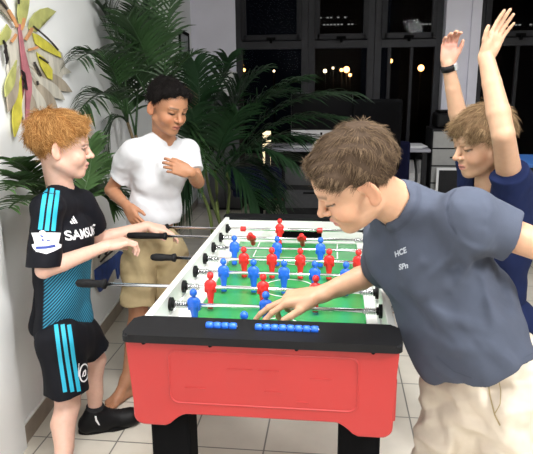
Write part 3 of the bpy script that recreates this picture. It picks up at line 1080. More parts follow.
def hair(F, parent, name, base, tip, thick, line, n, length, width, flow, lift, seed, lump=0.004, whorl=(0, -0.055, 0.085), side=0.0, jitter=0.25, extra=(), down=0.0, clumpf=70.0):
    """cap with clumps, covered with individual tapering locks (one mesh)"""
    S = Shape(); s = F.s
    S.ell(F.w(0, -0.016, 0.034), (V3(0.071, 0.090, 0.075) + thick) * s, F.A, 0.01)
    for c, r in extra: S.ell(F.w(*c), V3(r) * s, F.A, 0.02 * s)
    # hairline plane: front point and nape point given in the head frame
    (y0, z0), (y1, z1) = line
    tang = V3(0, y1 - y0, z1 - z0); nrm = V3(0, tang[2], -tang[1]); nrm = nrm / np.linalg.norm(nrm)
    if nrm[2] > 0: nrm = -nrm
    nw = F.x * nrm[0] + F.y * nrm[1] + F.z * nrm[2]
    S.cut(F.w(0, y0, z0), nw, 0.012 * s)
    r = np.random.RandomState(seed)

    def disp(P):
        q = F.loc(P)
        a = np.arctan2(q[:, 0], q[:, 1]); e = q[:, 2]
        return -lump * (np.sin(q @ np.array([clumpf, 40, 90]) + 2 * np.sin(q @ np.array([-60, 80, 30]))) * .6 + .4 * np.sin(q @ np.array([160, -120, 100]) + 1.5 * np.sin(e * 60)))
    Vt, Q = S.mesh(0.003, disp)
    Vt = relax(Vt, Q, 1, 0.4)
    q = F.loc(Vt)
    sh = 0.75 + 0.25 * r.rand(len(Vt))
    col = np.array(base)[None] * sh[:, None]
    # locks
    tri = np.concatenate([Q[:, [0, 1, 2]], Q[:, [0, 2, 3]]])
    a, b, c = Vt[tri[:, 0]], Vt[tri[:, 1]], Vt[tri[:, 2]]
    nn = np.cross(b - a, c - a); ar = np.linalg.norm(nn, axis=1); nn = nn / (ar[:, None] + 1e-12)
    cen = (a + b + c) / 3
    ql = F.loc(cen)
    rad = np.linalg.norm((ql - np.array([0, -0.016, 0.034])) / (np.array([0.071, 0.090, 0.075])), axis=1)
    wgt = ar * (rad > 1.03)
    pick = r.choice(len(tri), n, p=wgt / wgt.sum())
    P0 = cen[pick]; N0 = nn[pick]; q0 = ql[pick]
    dirl = q0 - np.array(whorl)
    dirl = dirl / (np.linalg.norm(dirl, axis=1)[:, None] + 1e-9)
    dirl = dirl * flow + np.array([side, 0.0, -down])
    dw = dirl @ F.A
    # neighbouring locks agree: the turn varies smoothly over the head
    sw = np.stack([np.sin(q0 @ np.array([55, 30, 70]) + i * 2.1) for i in range(3)], -1) @ F.A
    dw = dw + 0.35 * sw + r.normal(size=dw.shape) * jitter
    dw = dw - (dw * N0).sum(1)[:, None] * N0
    dw = dw / (np.linalg.norm(dw, axis=1)[:, None] + 1e-9)
    ln = length * s * (0.6 + 0.8 * r.rand(n))
    lf = lift * (0.5 + r.rand(n))
    w = width * s * (0.6 + 0.8 * r.rand(n))
    # bend along the head: later segments dip back towards the scalp
    segs = 4
    verts = np.zeros((n, segs + 1, 3, 3)); cols = np.zeros((n, segs + 1, 3, 3))
    sd = np.cross(dw, N0)
    tone = (r.rand(n) ** 1.3)[:, None]
    cl = np.array(base)[None] * (1 - tone) + np.array(tip)[None] * tone
    p = P0 - N0 * 0.002
    for k in range(segs + 1):
        t = k / segs
        ww = w * (1 - 0.75 * t)
        for j, (cs, sn) in enumerate(((1, 0), (-0.5, 0.87), (-0.5, -0.87))):
            verts[:, k, j] = p + sd * (ww * cs)[:, None] + N0 * (ww * 0.6 * sn)[:, None]
            cols[:, k, j] = cl * (0.8 + 0.3 * t)
        stepd = dw + N0 * (lf * (1 - 1.7 * t))[:, None]
        p = p + stepd * (ln / segs)[:, None]
    quads = []
    base_i = np.arange(n)[:, None] * (segs + 1) * 3
    for k in range(segs):
        for j in range(3):
            j2 = (j + 1) % 3
            quads.append(np.concatenate([base_i + k * 3 + j, base_i + k * 3 + j2, base_i + (k + 1) * 3 + j2, base_i + (k + 1) * 3 + j], 1))
    Qs = np.concatenate(quads)
    allV = np.concatenate([Vt, verts.reshape(-1, 3)]); allQ = np.concatenate([Q, Qs + len(Vt)])
    allC = np.concatenate([col, cols.reshape(-1, 3)])
    me = np_mesh(name, allV, allQ, True, allC)
    return link(name, me, M['hair'], parent)


M['skin'] = mat('skin', (0.8, 0.5, 0.4), 0.48, attr='tint', noise=0.06, nscale=60, bump=0.08, bscale=900, sss=0.12, spec=0.4)
M['hair'] = mat('hair', (0.3, 0.2, 0.1), 0.7, attr='tint', spec=0.1)
M['eye'] = mat('eyeball', (0.7, 0.7, 0.7), 0.15, attr='tint')


def skin_body(S, name, skin, F, lip, brow, gaze, label, h=0.003, extra_tint=None, lash=0.0035):
    Vt, Q = S.mesh(h)
    Vt = relax(Vt, Q, 1, 0.35)
    C = np.tile(np.array(skin, dtype=np.float64), (len(Vt), 1))
    head_tint(F, Vt, C, np.array(skin), np.array(lip), np.array(brow), gaze, lash)
    if extra_tint: extra_tint(Vt, C)
    o = link(name, np_mesh(name, Vt, Q, True, C), M['skin'])
    tag(o, label, 'person')
    return o


def cloth(S, name, m, parent, h=0.004, disp=None, color=None, rl=1):
    Vt, Q = S.mesh(h, disp)
    Vt = relax(Vt, Q, rl, 0.4)
    C = color(Vt) if color is not None else None
    return link(name, np_mesh(name, Vt, Q, True, C), m, parent)


def bvh_of(o):
    me = o.data
    return BVHTree.FromPolygons([v.co for v in me.vertices], [tuple(p.vertices) for p in me.polygons])


def decal(name, verts2, faces, org, u, v, cast, bvh, m, parent, off=0.0015, back=0.12):
    """lay a flat outline on a garment by dropping it along a direction"""
    u, v, cast = unit(u), unit(v), unit(cast)
    vs = []
    for a, b in verts2:
        p = V3(org) + u * a + v * b
        hit = bvh.ray_cast(Vector(p - cast * back), Vector(cast), back * 2.5)
        if hit[0] is None:
            hit = bvh.find_nearest(Vector(p)); q = hit[0] + hit[1] * off
        else: q = hit[0] - Vector(cast) * off
        vs.append(q)
    me = bpy.data.meshes.new(name)
    me.from_pydata([tuple(x) for x in vs], [], faces); me.update()
    return link(name, me, m, parent)


def strip(pts, w, n=24, m=3):
    """a band along a 2d polyline as a small grid"""
    pts = np.array(pts, dtype=float)
    seg = np.r_[0, np.cumsum(np.linalg.norm(np.diff(pts, axis=0), axis=1))]
    tt = np.linspace(0, seg[-1], n + 1)
    X = np.stack([np.interp(tt, seg, pts[:, i]) for i in range(2)], -1)
    T_ = np.gradient(X, axis=0); T_ /= np.linalg.norm(T_, axis=1)[:, None]
    Nn = np.stack([-T_[:, 1], T_[:, 0]], -1)
    vs, fs = [], []
    for i in range(n + 1):
        for j in range(m + 1): vs.append(tuple(X[i] + Nn[i] * w * (j / m - .5)))
    for i in range(n):
        for j in range(m):
            a = i * (m + 1) + j
            fs.append((a, a + 1, a + m + 2, a + m + 1))
    return vs, fs
# ------------------------------------------------------------------ the four boys
def garment_torso(S, pel, chest, neck, shR, shL, g=0.018, flare=0.0, s=1.0, hemc=None):
    pel, chest, neck, shR, shL = map(V3, (pel, chest, neck, shR, shL))
    right = unit(shR - shL); up = unit(neck - pel); fw = unit(np.cross(up, right)); side = unit(np.cross(fw, up))
    S.ell(chest, V3(0.128 * s + g, 0.090 * s + g, 0.140 * s + g), np.stack([side, fw, up]), 0.04)
    S.limb(shR, shL, 0.047 * s + g * .5, 0.047 * s + g * .5, 0.015)
    for sh in (shR, shL):
        S.limb(neck, sh, 0.049 * s, 0.049 * s, 0.015)
        S.limb(chest + (sh - chest) * 0.3, sh, 0.075 * s, 0.052 * s, 0.02, squash=(fw, 0.8))
    lo = pel if hemc is None else V3(hemc)
    for m in (-1, 1):
        S.limb(lo + side * m * (0.040 * s + flare), chest + side * m * 0.045 * s, 0.080 * s + g + flare * .6, 0.084 * s + g, 0.04, squash=(fw, 0.84))
    return side, fw, up


def sleeve(S, sh, el, t, ra, rb, depth=0.014, k=0.025, wall=0.011):
    sh, el = V3(sh), V3(el)
    c = sh + (el - sh) * t
    S.limb(sh, c, ra, rb, k, flat_b=True)
    u = unit(el - sh)
    return c, u


def shoe(S, an, d, L=0.22, w=0.036):
    an = V3(an); d = unit(V3(d[0], d[1], 0)); t = V3(-d[1], d[0], 0)
    P = lambda a, b, z: V3(an[0], an[1], 0) + d * a + t * b + V3(0, 0, z)
    S.limb(P(-0.035, 0, 0.034), P(0.03, 0, 0.034), w, w, 0.02)
    S.limb(an + V3(0, 0, 0.0), P(-0.028, 0, 0.045), 0.036, 0.034, 0.02)
    S.limb(an + V3(0, 0, -0.005), P(0.07, 0, 0.045), 0.034, 0.032, 0.03)
    S.limb(P(0.02, 0.0, 0.034), P(L - 0.095, 0.004, 0.034), w, w * 1.05, 0.02)
    S.ell(P(L - 0.105, 0.003, 0.030), V3(0.062, 0.043, 0.030), np.stack([d, t, V3(0, 0, 1)]), 0.02)
    S.cut((0, 0, 0.003), (0, 0, -1))


def sole_mesh(an, d, L=0.22):
    an = V3(an); d = unit(V3(d[0], d[1], 0)); t = V3(-d[1], d[0], 0)
    bm = bmesh.new()
    out = []
    n = 40
    for i in range(n):
        a = 2 * PI * i / n
        x = math.cos(a); y = math.sin(a)
        out.append((-0.072 + L / 2 + x * L / 2, y * (0.041 if x > 0 else 0.037) * (1 - 0.12 * math.exp(-((x + .15) / .3) ** 2))))
    prism(bm, out, 0.0005, 0.016, lambda u, v, w: Vector((an[0], an[1], 0)) + Vector(d) * u + Vector(t) * v + Vector((0, 0, w)))
    return bm


def seg(name, *p):
    if DEBUG: print(name, [round(float(np.linalg.norm(V3(a) - V3(b))), 3) for a, b in zip(p, p[1:])], [np.round(q, 2).tolist() for q in p])


DEBUG = False
M['tee_white'] = mat('white_cotton', (0.64, 0.65, 0.68), 0.85, noise=0.03, bump=0.15, bscale=500)
M['khaki'] = mat('khaki_cotton', (0.42, 0.33, 0.18), 0.85, noise=0.12, nscale=25, bump=0.2, bscale=400)
M['beige'] = mat('beige_cotton', (0.66, 0.58, 0.48), 0.85, noise=0.06, nscale=25, bump=0.2, bscale=400)
M['tee_grey'] = mat('slate_blue_cotton', (0.050, 0.061, 0.092), 0.9, noise=0.10, nscale=18, bump=0.25, bscale=600)
M['tee_grey_seam'] = mat('slate_blue_rib', (0.040, 0.049, 0.076), 0.9, noise=0.10, nscale=40)
M['tee_navy'] = mat('navy_cotton', (0.006, 0.012, 0.050), 0.9, spec=0.2, noise=0.10, nscale=18, bump=0.25, bscale=600)
M['jersey_black'] = mat('black_polyester', (0.004, 0.0045, 0.008), 0.7, spec=0.2, noise=0.15, nscale=30, bump=0.15, bscale=700)
M['cyan'] = mat('cyan_trim', (0.02, 0.42, 0.62), 0.6, noise=0.04)
M['white_print'] = mat('white_print', (0.82, 0.82, 0.84), 0.6, noise=0.02)
M['blue_print'] = mat('blue_print', (0.03, 0.06, 0.30), 0.6, noise=0.02)
M['grey_print'] = mat('grey_print', (0.42, 0.46, 0.52), 0.7, noise=0.02)
M['shoe_black'] = mat('black_shoe_leather', (0.005, 0.005, 0.006), 0.5, spec=0.2, noise=0.2, bump=0.2, bscale=120)
M['sock_black'] = mat('black_sock_knit', (0.010, 0.010, 0.012), 0.95, bump=0.3, bscale=500)


def jersey_mat():
    m = bpy.data.materials.new('black_jersey_with_fine_blue_lines')
    nt, b = nodes_of(m); N, L = nt.nodes, nt.links
    b.inputs['Roughness'].default_value = 0.7; b.inputs['Specular IOR Level'].default_value = 0.2
    tc = N.new('ShaderNodeTexCoord')
    dt = N.new('ShaderNodeVectorMath'); dt.operation = 'DOT_PRODUCT'; dt.inputs[1].default_value = (0.60, 0.30, -0.74)
    L.new(tc.outputs['Object'], dt.inputs[0])
    mu = N.new('ShaderNodeMath'); mu.operation = 'MULTIPLY'; mu.inputs[1].default_value = 2 * PI / 0.0085
    L.new(dt.outputs['Value'], mu.inputs[0])
    sn = N.new('ShaderNodeMath'); sn.operation = 'SINE'; L.new(mu.outputs[0], sn.inputs[0])
    mr = N.new('ShaderNodeMapRange'); mr.inputs[1].default_value = -0.1; mr.inputs[2].default_value = 0.6
    L.new(sn.outputs[0], mr.inputs[0])
    at_ = N.new('ShaderNodeAttribute'); at_.attribute_name = 'tint'
    m2 = N.new('ShaderNodeMixRGB'); m2.inputs[1].default_value = (0.006, 0.03, 0.055, 1); m2.inputs[2].default_value = (0.04, 0.26, 0.40, 1)
    L.new(mr.outputs[0], m2.inputs[0])
    m3 = N.new('ShaderNodeMixRGB'); m3.inputs[1].default_value = (0.004, 0.0045, 0.008, 1)
    L.new(at_.outputs['Fac'], m3.inputs[0]); L.new(m2.outputs[0], m3.inputs[2])
    L.new(m3.outputs[0], b.inputs['Base Color'])
    return m


class Px:
    """flat marks drawn at photo scale round a point of the garment and dropped on it along the line of sight"""
    def __init__(s, x, y, Y):
        s.x, s.y = x, y; s.o = at(x, y, Y)
        s.k = float((s.o - CAM) @ CF) / FPX
        s.cast = unit(s.o - CAM); s.u = unit(CR - (CR @ s.cast) * s.cast); s.v = np.cross(s.u, -s.cast) * -1
        if s.v[2] < 0: s.v = -s.v

    def pts(s, L): return [((x - s.x) * s.k, -(y - s.y) * s.k) for x, y in L]

    def band(s, name, L, w, bvh, m, parent, off=0.0015, n=24):
        vs, fs = strip(s.pts(L), w * s.k, n)
        return decal(name, vs, fs, s.o, s.u, s.v, s.cast, bvh, m, parent, off)

    def poly(s, name, L, bvh, m, parent, off=0.0015):
        D = []
        for a, b in zip(L, list(L[1:]) + [L[0]]):
            k = max(1, int(math.hypot(b[0] - a[0], b[1] - a[1]) / 1.2))
            D += [(a[0] + (b[0] - a[0]) * i / k, a[1] + (b[1] - a[1]) * i / k) for i in range(k)]
        P = s.pts(D); cx = sum(p[0] for p in P) / len(P); cy = sum(p[1] for p in P) / len(P)
        vs = [(cx, cy)] + [(cx + (x - cx) * f, cy + (y - cy) * f) for f in (.15, .3, .45, .6, .75, .9, 1) for x, y in P]
        n = len(P); fs = []
        for i in range(n):
            j = (i + 1) % n
            fs.append((0, 1 + i, 1 + j))
            fs += [(1 + q * n + i, 1 + (q + 1) * n + i, 1 + (q + 1) * n + j, 1 + q * n + j) for q in range(6)]
        return decal(name, vs, fs, s.o, s.u, s.v, s.cast, bvh, m, parent, off)


# ---------------------------------------------------- boy in the black football kit, left
def boy_kit():
    skin = (0.66, 0.41, 0.32)
    F = Frame(at(61, 145, 0.13), (0.90, 0.42, -0.13), (0, 0, 1), 1.09)
    neck = at(61, 190, 0.15)
    shR, shL = at(48, 210, 0.00), at(82, 206, 0.26)
    chest, pel = at(64, 238, 0.14), at(63, 325, 0.09)
    hipR, hipL = at(61, 340, 0.00), at(80, 336, 0.16)
    knR, anR = at(68, 404, -0.03), atz(62, 474, 0.085)
    knL, anL = at(95, 360, 0.19), atz(95, 412, 0.085)
    elR, wrR = at(44, 270, -0.06), at(106, 246, 0.14)
    elL, wrL = at(98, 240, 0.36), at(148, 226, 0.47)
    seg('L armR', shR, elR, wrR); seg('L armL', shL, elL, wrL); seg('L legR', hipR, knR, anR); seg('L legL', hipL, knL, anL); seg('L neck', F.o, neck, chest, pel)
    S = Shape()
    head(S, F, neck, 0.041, 0.1)
    torso(S, pel, chest, neck, shR, shL, hipR, hipL, 0.82)
    arm(S, shR, elR, wrR, 0.92); arm(S, shL, elL, wrL, 0.92)
    hand(S, wrR, V3(0.75, 0.60, 0.08), V3(0.1, 0.2, -1), 'R', [(0.55, 0.8, 0.6)] * 4, 0.95, 0.04, (0.3, 0.8, 0.5))
    hand(S, wrL, V3(0.90, 0.25, -0.25), V3(-0.25, 0.1, -1), 'L', [(0.15, 0.35, 0.3), (0.3, 0.45, 0.35), (0.4, 0.5, 0.4), (0.5, 0.55, 0.4)], 0.86, 0.09, (0.4, 0.8, 0.4))
    leg(S, hipR, knR, anR, 0.95, (-1, 0, 0)); leg(S, hipL, knL, anL, 0.92, (-1, 0, 0))
    o = skin_body(S, 'person', skin, F, (0.55, 0.22, 0.19), (0.42, 0.24, 0.12), 0.1,
                  'red-haired boy in a black football kit with cyan stripes, reaching over the rods')
    eyes(F, o, (0.10, 0.13, 0.16), 0.1)
    hair(F, o, 'hair', (0.26, 0.11, 0.030), (0.74, 0.42, 0.16), (0.006, 0.006, 0.008), ((0.080, 0.056), (-0.088, -0.062)), 6000, 0.030, 0.00085, 1.0, 0.22, 3,
         lump=0.0045, whorl=(0.0, -0.05, 0.09), side=0.1, jitter=0.35, extra=(((0.05, 0.045, 0.045), (0.022, 0.032, 0.032)), ((-0.05, 0.045, 0.045), (0.022, 0.032, 0.032)), ((0.0, 0.03, 0.078), (0.05, 0.045, 0.024))))
    # jersey
    G = Shape()
    hem = at(64, 324, 0.09)
    side, fw, up = garment_torso(G, pel, chest, neck, shR, shL, 0.008, 0.016, 0.93, hemc=hem)
    G.limb(chest - fw * 0.02, hem - fw * 0.040 + side * 0.01, 0.070, 0.082, 0.05)
    c, u = sleeve(G, shR, elR, 0.93, 0.060, 0.054, k=0.014)
    sleeve(G, shL, elL, 0.62, 0.064, 0.056)
    G.limb(neck - up * 0.005, neck + V3(F.o - neck) * 0.8, 0.050, 0.052, 0.004, op='sub')
    G.cut(hem + V3(0, 0, -0.012), (0.06, 0, -1))
    jm = jersey_mat()

    def jcol(P):
        q = P - chest
        f = q @ fw; z = q @ up; x = np.abs(q @ side)
        d = np.linalg.norm(np.cross(P - shR, unit(elR - shR)), axis=1)
        tl = (P - shR) @ unit(elR - shR); insl = (d < 0.066) & (tl > 0.0) & (tl < 0.945 * np.linalg.norm(elR - shR)) & ((P - shR) @ side > -0.05)
        m = np.clip((-0.055 - z - 0.25 * np.clip(x - .05, 0, 1)) / 0.03, 0, 1) * np.clip((f + 0.008) / 0.006, 0, 1) * (~insl)
        return np.repeat(m[:, None], 3, 1)
    G2 = cloth(G, 'jersey', jm, o, 0.0035, lambda P: wrinkle(P, 0.008, 42, 5, (1, 1, .55)) * np.clip((1.06 - P[:, 2]) / .1, .2, 1), jcol)
    bv = bvh_of(G2)
    p = Px(48, 210, 0.0)
    for (a, b, c_, d_) in ((46.5, 186, 40.6, 229), (52.3, 187.5, 46.6, 230), (57.6, 190, 52.6, 230.5)):
        p.band('sleeve_stripe', [(a, b), ((a + c_) / 2 - .3, (b + d_) / 2), (c_, d_)], 4.0, bv, M['cyan'], G2)
    # league badge on the sleeve
    p = Px(46, 243, 0.0)
    p.poly('sleeve_badge', [(32.6, 233.2), (59.6, 233.0), (58.4, 239), (57.2, 244), (46, 245), (36.0, 244.5), (34.6, 239)], bv, M['white_print'], G2, 0.0020)
    p.poly('sleeve_badge', [(33.0, 244.5), (36, 243.6), (46, 244.2), (57, 243.2), (60.6, 244.5), (60, 247.5), (53, 251), (46.5, 253.5), (37, 251), (34.5, 248)], bv, M['white_print'], G2, 0.0024)
    p.poly('sleeve_badge', [(42.6 + 3.0 * math.cos(a), 233.4 + 2.6 * math.sin(a)) for a in np.linspace(0, 2 * PI, 14)[:-1]], bv, M['white_print'], G2, 0.0027)
    p.band('badge_ribbon', [(37, 247.6), (46, 247.2), (54.5, 245.6)], 2.6, bv, M['blue_print'], G2, 0.0034)
    for L, w_ in (([(41, 235.5), (42.4, 237), (43.5, 236.2)], 1.3), ([(42.6, 239.2), (43.6, 241)], 1.7), ([(46.6, 240.6), (49.6, 240.2)], 1.2)):
        p.band('badge_lion', L, w_, bv, M['blue_print'], G2, 0.0034, 6)
    # chest marks: seen from the front they read towards the wearer's left
    lft = -side
    cf = chest + fw * 0.10
    vs, fs = text_mesh('SAMSUNG', 0.050, 0.0012)
    vs = [(x * 0.98, y * 0.95) for x, y in vs]
    decal('chest_lettering', vs, fs, cf + up * 0.025, lft, up, -fw, bv, M['white_print'], G2, 0.002)
    vs, fs = [], []
    for i, hh in enumerate((0.012, 0.020, 0.028)):
        b = len(vs); x = i * 0.012
        vs += [(x - 0.009, 0), (x, 0), (x - 0.006, hh), (x - 0.012, hh * .72)]
        fs.append((b, b + 1, b + 2, b + 3))
    decal('breast_logo', vs, fs, cf + up * 0.066 - lft * 0.070, lft, up, -fw, bv, M['white_print'], G2, 0.002)
    # shorts
    G = Shape()
    fwh = V3(fw[0], fw[1], 0)
    G.limb(hipR, hipL, 0.088, 0.088, 0.03, squash=(unit(fwh), 0.95))
    for hp, kn, t, r in ((hipR, knR, 0.80, 0.080), (hipL, knL, 0.66, 0.078)):
        sleeve(G, hp, V3(kn), t, 0.084, r, 0.014, 0.02)
    G2 = cloth(G, 'shorts', M['jersey_black'], o, 0.004, lambda P: wrinkle(P, 0.008, 40, 9, (1, 1, .5)))
    bv = bvh_of(G2)
    p = Px(65, 358, -0.08)
    for x0, x1 in ((54, 67.5), (60.3, 74.5), (66.5, 81)):
        p.band('side_stripe', [(x0, 325), ((x0 + x1) / 2 - .5, 358), (x1, 391.5)], 3.9, bv, M['cyan'], G2, 0.0018, 30)
    ring = [(85 + 4.6 * math.cos(a), 373 + 8.8 * math.sin(a)) for a in np.linspace(0, 2 * PI, 25)]
    p.band('crest_ring', ring, 1.5, bv, M['white_print'], G2, 0.002, 40)
    p.band('crest_lion', [(83.4, 377), (84.4, 372), (86.2, 370), (86.6, 375), (84.8, 376.5)], 1.3, bv, M['white_print'], G2, 0.002, 16)
    # shoes and socks
    for an, d in ((anL, (0.90, 0.42)), (anR, (0.97, -0.1))):
        S = Shape(); shoe(S, an, d, 0.235)
        sh_ = cloth(S, 'shoe', M['shoe_black'], o, 0.0035, None, None)
        obj('shoe_sole', sole_mesh(an, d, 0.235), M['black_plastic'], sh_)
        kn = knL if an is anL else knR
        S = Shape(); S.limb(an - V3(0, 0, 0.03), V3(an) + (V3(kn) - an) * 0.14, 0.040, 0.036, 0.01, flat_b=True)
        so = cloth(S, 'sock', M['sock_black'], o, 0.0035)
        # laces
        dn = unit(V3(d[0], d[1], 0)); t = V3(-dn[1], dn[0], 0)
        bvs = bvh_of(sh_)
        for i in range(4):
            q = V3(an[0], an[1], 0.12) + dn * (0.055 + 0.018 * i)
            vs, fs = strip([(-0.02, 0), (0.02, 0.006)], 0.004, 8, 1)
            decal('lace', vs, fs, q, t, dn, (0, 0, -1), bvs, M['sock_black'], sh_, 0.002)
        if an is anL:
            bvk = bvh_of(so)
            p = Px(97, 420, 0.1)
            p.poly('sock_swoosh', [(94.2, 416), (96.2, 416.2), (97, 419.5), (100.5, 425), (99.2, 425.2), (95.6, 421)], bvk if False else bvs, M['white_print'], sh_, 0.003)
    return o


# ---------------------------------------------------- boy in the white T-shirt, behind on the left
def boy_white():
    skin = (0.42, 0.20, 0.11)
    F = Frame(at(168, 106, 0.60), (0.74, -0.58, -0.36), (0.06, 0.0, 1), 1.02)
    neck = at(164, 140, 0.66)
    shR, shL = at(133, 154, 0.58), at(186, 151, 0.74)
    chest, pel = at(160, 170, 0.66), at(153, 236, 0.66)
    hipR, hipL = at(140, 250, 0.60), at(170, 250, 0.71)
    knR, anR = at(138, 316, 0.55), atz(127, 380, 0.085)
    knL, anL = at(171, 312, 0.62), V3(-0.60, 0.72, 0.085)
    elR, wrR = at(111, 190, 0.62), at(127, 206, 0.52)
    elL, wrL = at(198, 182, 0.66), at(189, 178, 0.50)
    wrL = at(190, 172, 0.52)
    seg('B armR', shR, elR, wrR); seg('B armL', shL, elL, wrL); seg('B legR', hipR, knR, anR); seg('B legL', hipL, knL, anL); seg('B', F.o, neck, chest, pel)
    S = Shape()
    head(S, F, neck, 0.046, 0.75)
    torso(S, pel, chest, neck, shR, shL, hipR, hipL, 0.80)
    arm(S, shR, elR, wrR, 0.88); arm(S, shL, elL, wrL, 0.88)
    hand(S, wrR, V3(0.45, -0.35, -0.55), V3(0.45, 0.85, -0.1), 'R', [(0.25, 0.25, 0.15)] * 4, 0.88, 0.10, (0.5, 0.8, 0.2))
    hand(S, wrL, V3(-0.62, -0.30, 0.25), V3(-0.1, 0.75, -0.2), 'L', [(0.5, 0.7, 0.5), (0.6, 0.8, 0.5), (0.7, 0.8, 0.5), (0.8, 0.8, 0.5)], 0.86, 0.08, (0.4, 0.8, 0.4))
    leg(S, hipR, knR, anR, 0.88, (-.5, .8, 0)); leg(S, hipL, knL, anL, 0.88, (-.5, .8, 0))
    bare_foot(S, anR, (-0.42, -0.9), 0.90); bare_foot(S, anL, (0.3, -0.95), 0.90)
    o = skin_body(S, 'person', skin, F, (0.30, 0.085, 0.06), (0.012, 0.008, 0.006), 0.75,
                  'dark-haired boy in a white T-shirt and khaki shorts, standing barefoot before the palm', lash=0.0048)
    eyes(F, o, (0.02, 0.012, 0.008), 0.75)
    hair(F, o, 'hair', (0.006, 0.005, 0.005), (0.020, 0.016, 0.015), (0.006, 0.006, 0.006), ((0.085, 0.080), (-0.085, -0.055)), 5600, 0.023, 0.0009, 1.0, 0.22, 5,
         lump=0.0045, jitter=0.5, extra=(((0.0, 0.050, 0.062), (0.060, 0.036, 0.026)), ((0.048, 0.036, 0.045), (0.020, 0.032, 0.030)), ((-0.048, 0.036, 0.045), (0.020, 0.032, 0.030))))
    G = Shape()
    hem = at(155, 224, 0.66)
    side, fw, up = garment_torso(G, pel, chest, neck, shR, shL, 0.008, 0.006, 0.90, hemc=hem)
    sleeve(G, shR, elR, 0.68, 0.056, 0.052); sleeve(G, shL, elL, 0.70, 0.056, 0.052)
    G.ell(neck + up * 0.030 + fw * 0.016, (0.060, 0.060, 0.042), None, 0.004, 'sub')
    G.cut(hem + V3(0, 0, -0.004), (0.0, 0, -1))
    tee = cloth(G, 't_shirt', M['tee_white'], o, 0.004, lambda P: wrinkle(P, 0.012, 38, 21, (1, 1, .6)))
    G = Shape()
    G.limb(hipR, hipL, 0.084, 0.084, 0.03, squash=(unit(V3(fw[0], fw[1], 0)), 0.95))
    G.limb(pel, (hipR + hipL) / 2, 0.092, 0.090, 0.03)
    for hp, kn, t in ((hipR, knR, 0.80), (hipL, knL, 0.80)): sleeve(G, hp, kn, t, 0.086, 0.078, 0.014, 0.010)
    sh = cloth(G, 'shorts', M['khaki'], o, 0.004, lambda P: wrinkle(P, 0.011, 44, 31, (1, 1, 1.2)))
    return o


def crease(P, L, amp, w, ymax):
    """a raised cloth fold running along a line on the side of the garment that faces the table's front"""
    q = P - CAM
    z = q @ CF
    X = np.stack([266.5 + FPX * (q @ CR) / z, 227 - FPX * (q @ CU) / z], -1)
    best = np.full(len(P), 1e9); tt = np.zeros(len(P))
    n = len(L) - 1
    for i in range(n):
        a, b = np.array(L[i], float), np.array(L[i + 1], float)
        h = np.clip((X - a) @ (b - a) / ((b - a) @ (b - a)), 0, 1)
        d = np.linalg.norm(X - a - h[:, None] * (b - a), axis=1)
        m = d < best
        best[m] = d[m]; tt[m] = (i + h[m]) / n
    return -amp * np.exp(-(best / w) ** 2) * np.sin(np.clip(tt, 0.08, 0.92) * PI) * (P[:, 1] < ymax)


FOLDS = [([(460, 186), (451, 198), (448, 212), (451, 226), (459, 240)], -0.003, 1.6), ([(456, 236), (466, 246), (478, 250), (492, 250)], 0.007, 4.0), ([(455, 240), (448, 258), (436, 272), (424, 280)], 0.009, 5),
         ([(470, 252), (466, 270), (452, 290)], 0.008, 5), ([(500, 262), (512, 290), (520, 330)], 0.010, 6), ([(480, 262), (490, 300), (500, 340)], 0.007, 7),
         ([(420, 300), (445, 320), (475, 325)], 0.006, 7), ([(425, 330), (450, 350), (480, 352)], 0.006, 6), ([(484, 196), (490, 212), (486, 230)], 0.006, 5),
         ([(405, 280), (420, 265), (440, 258)], 0.006, 6)]


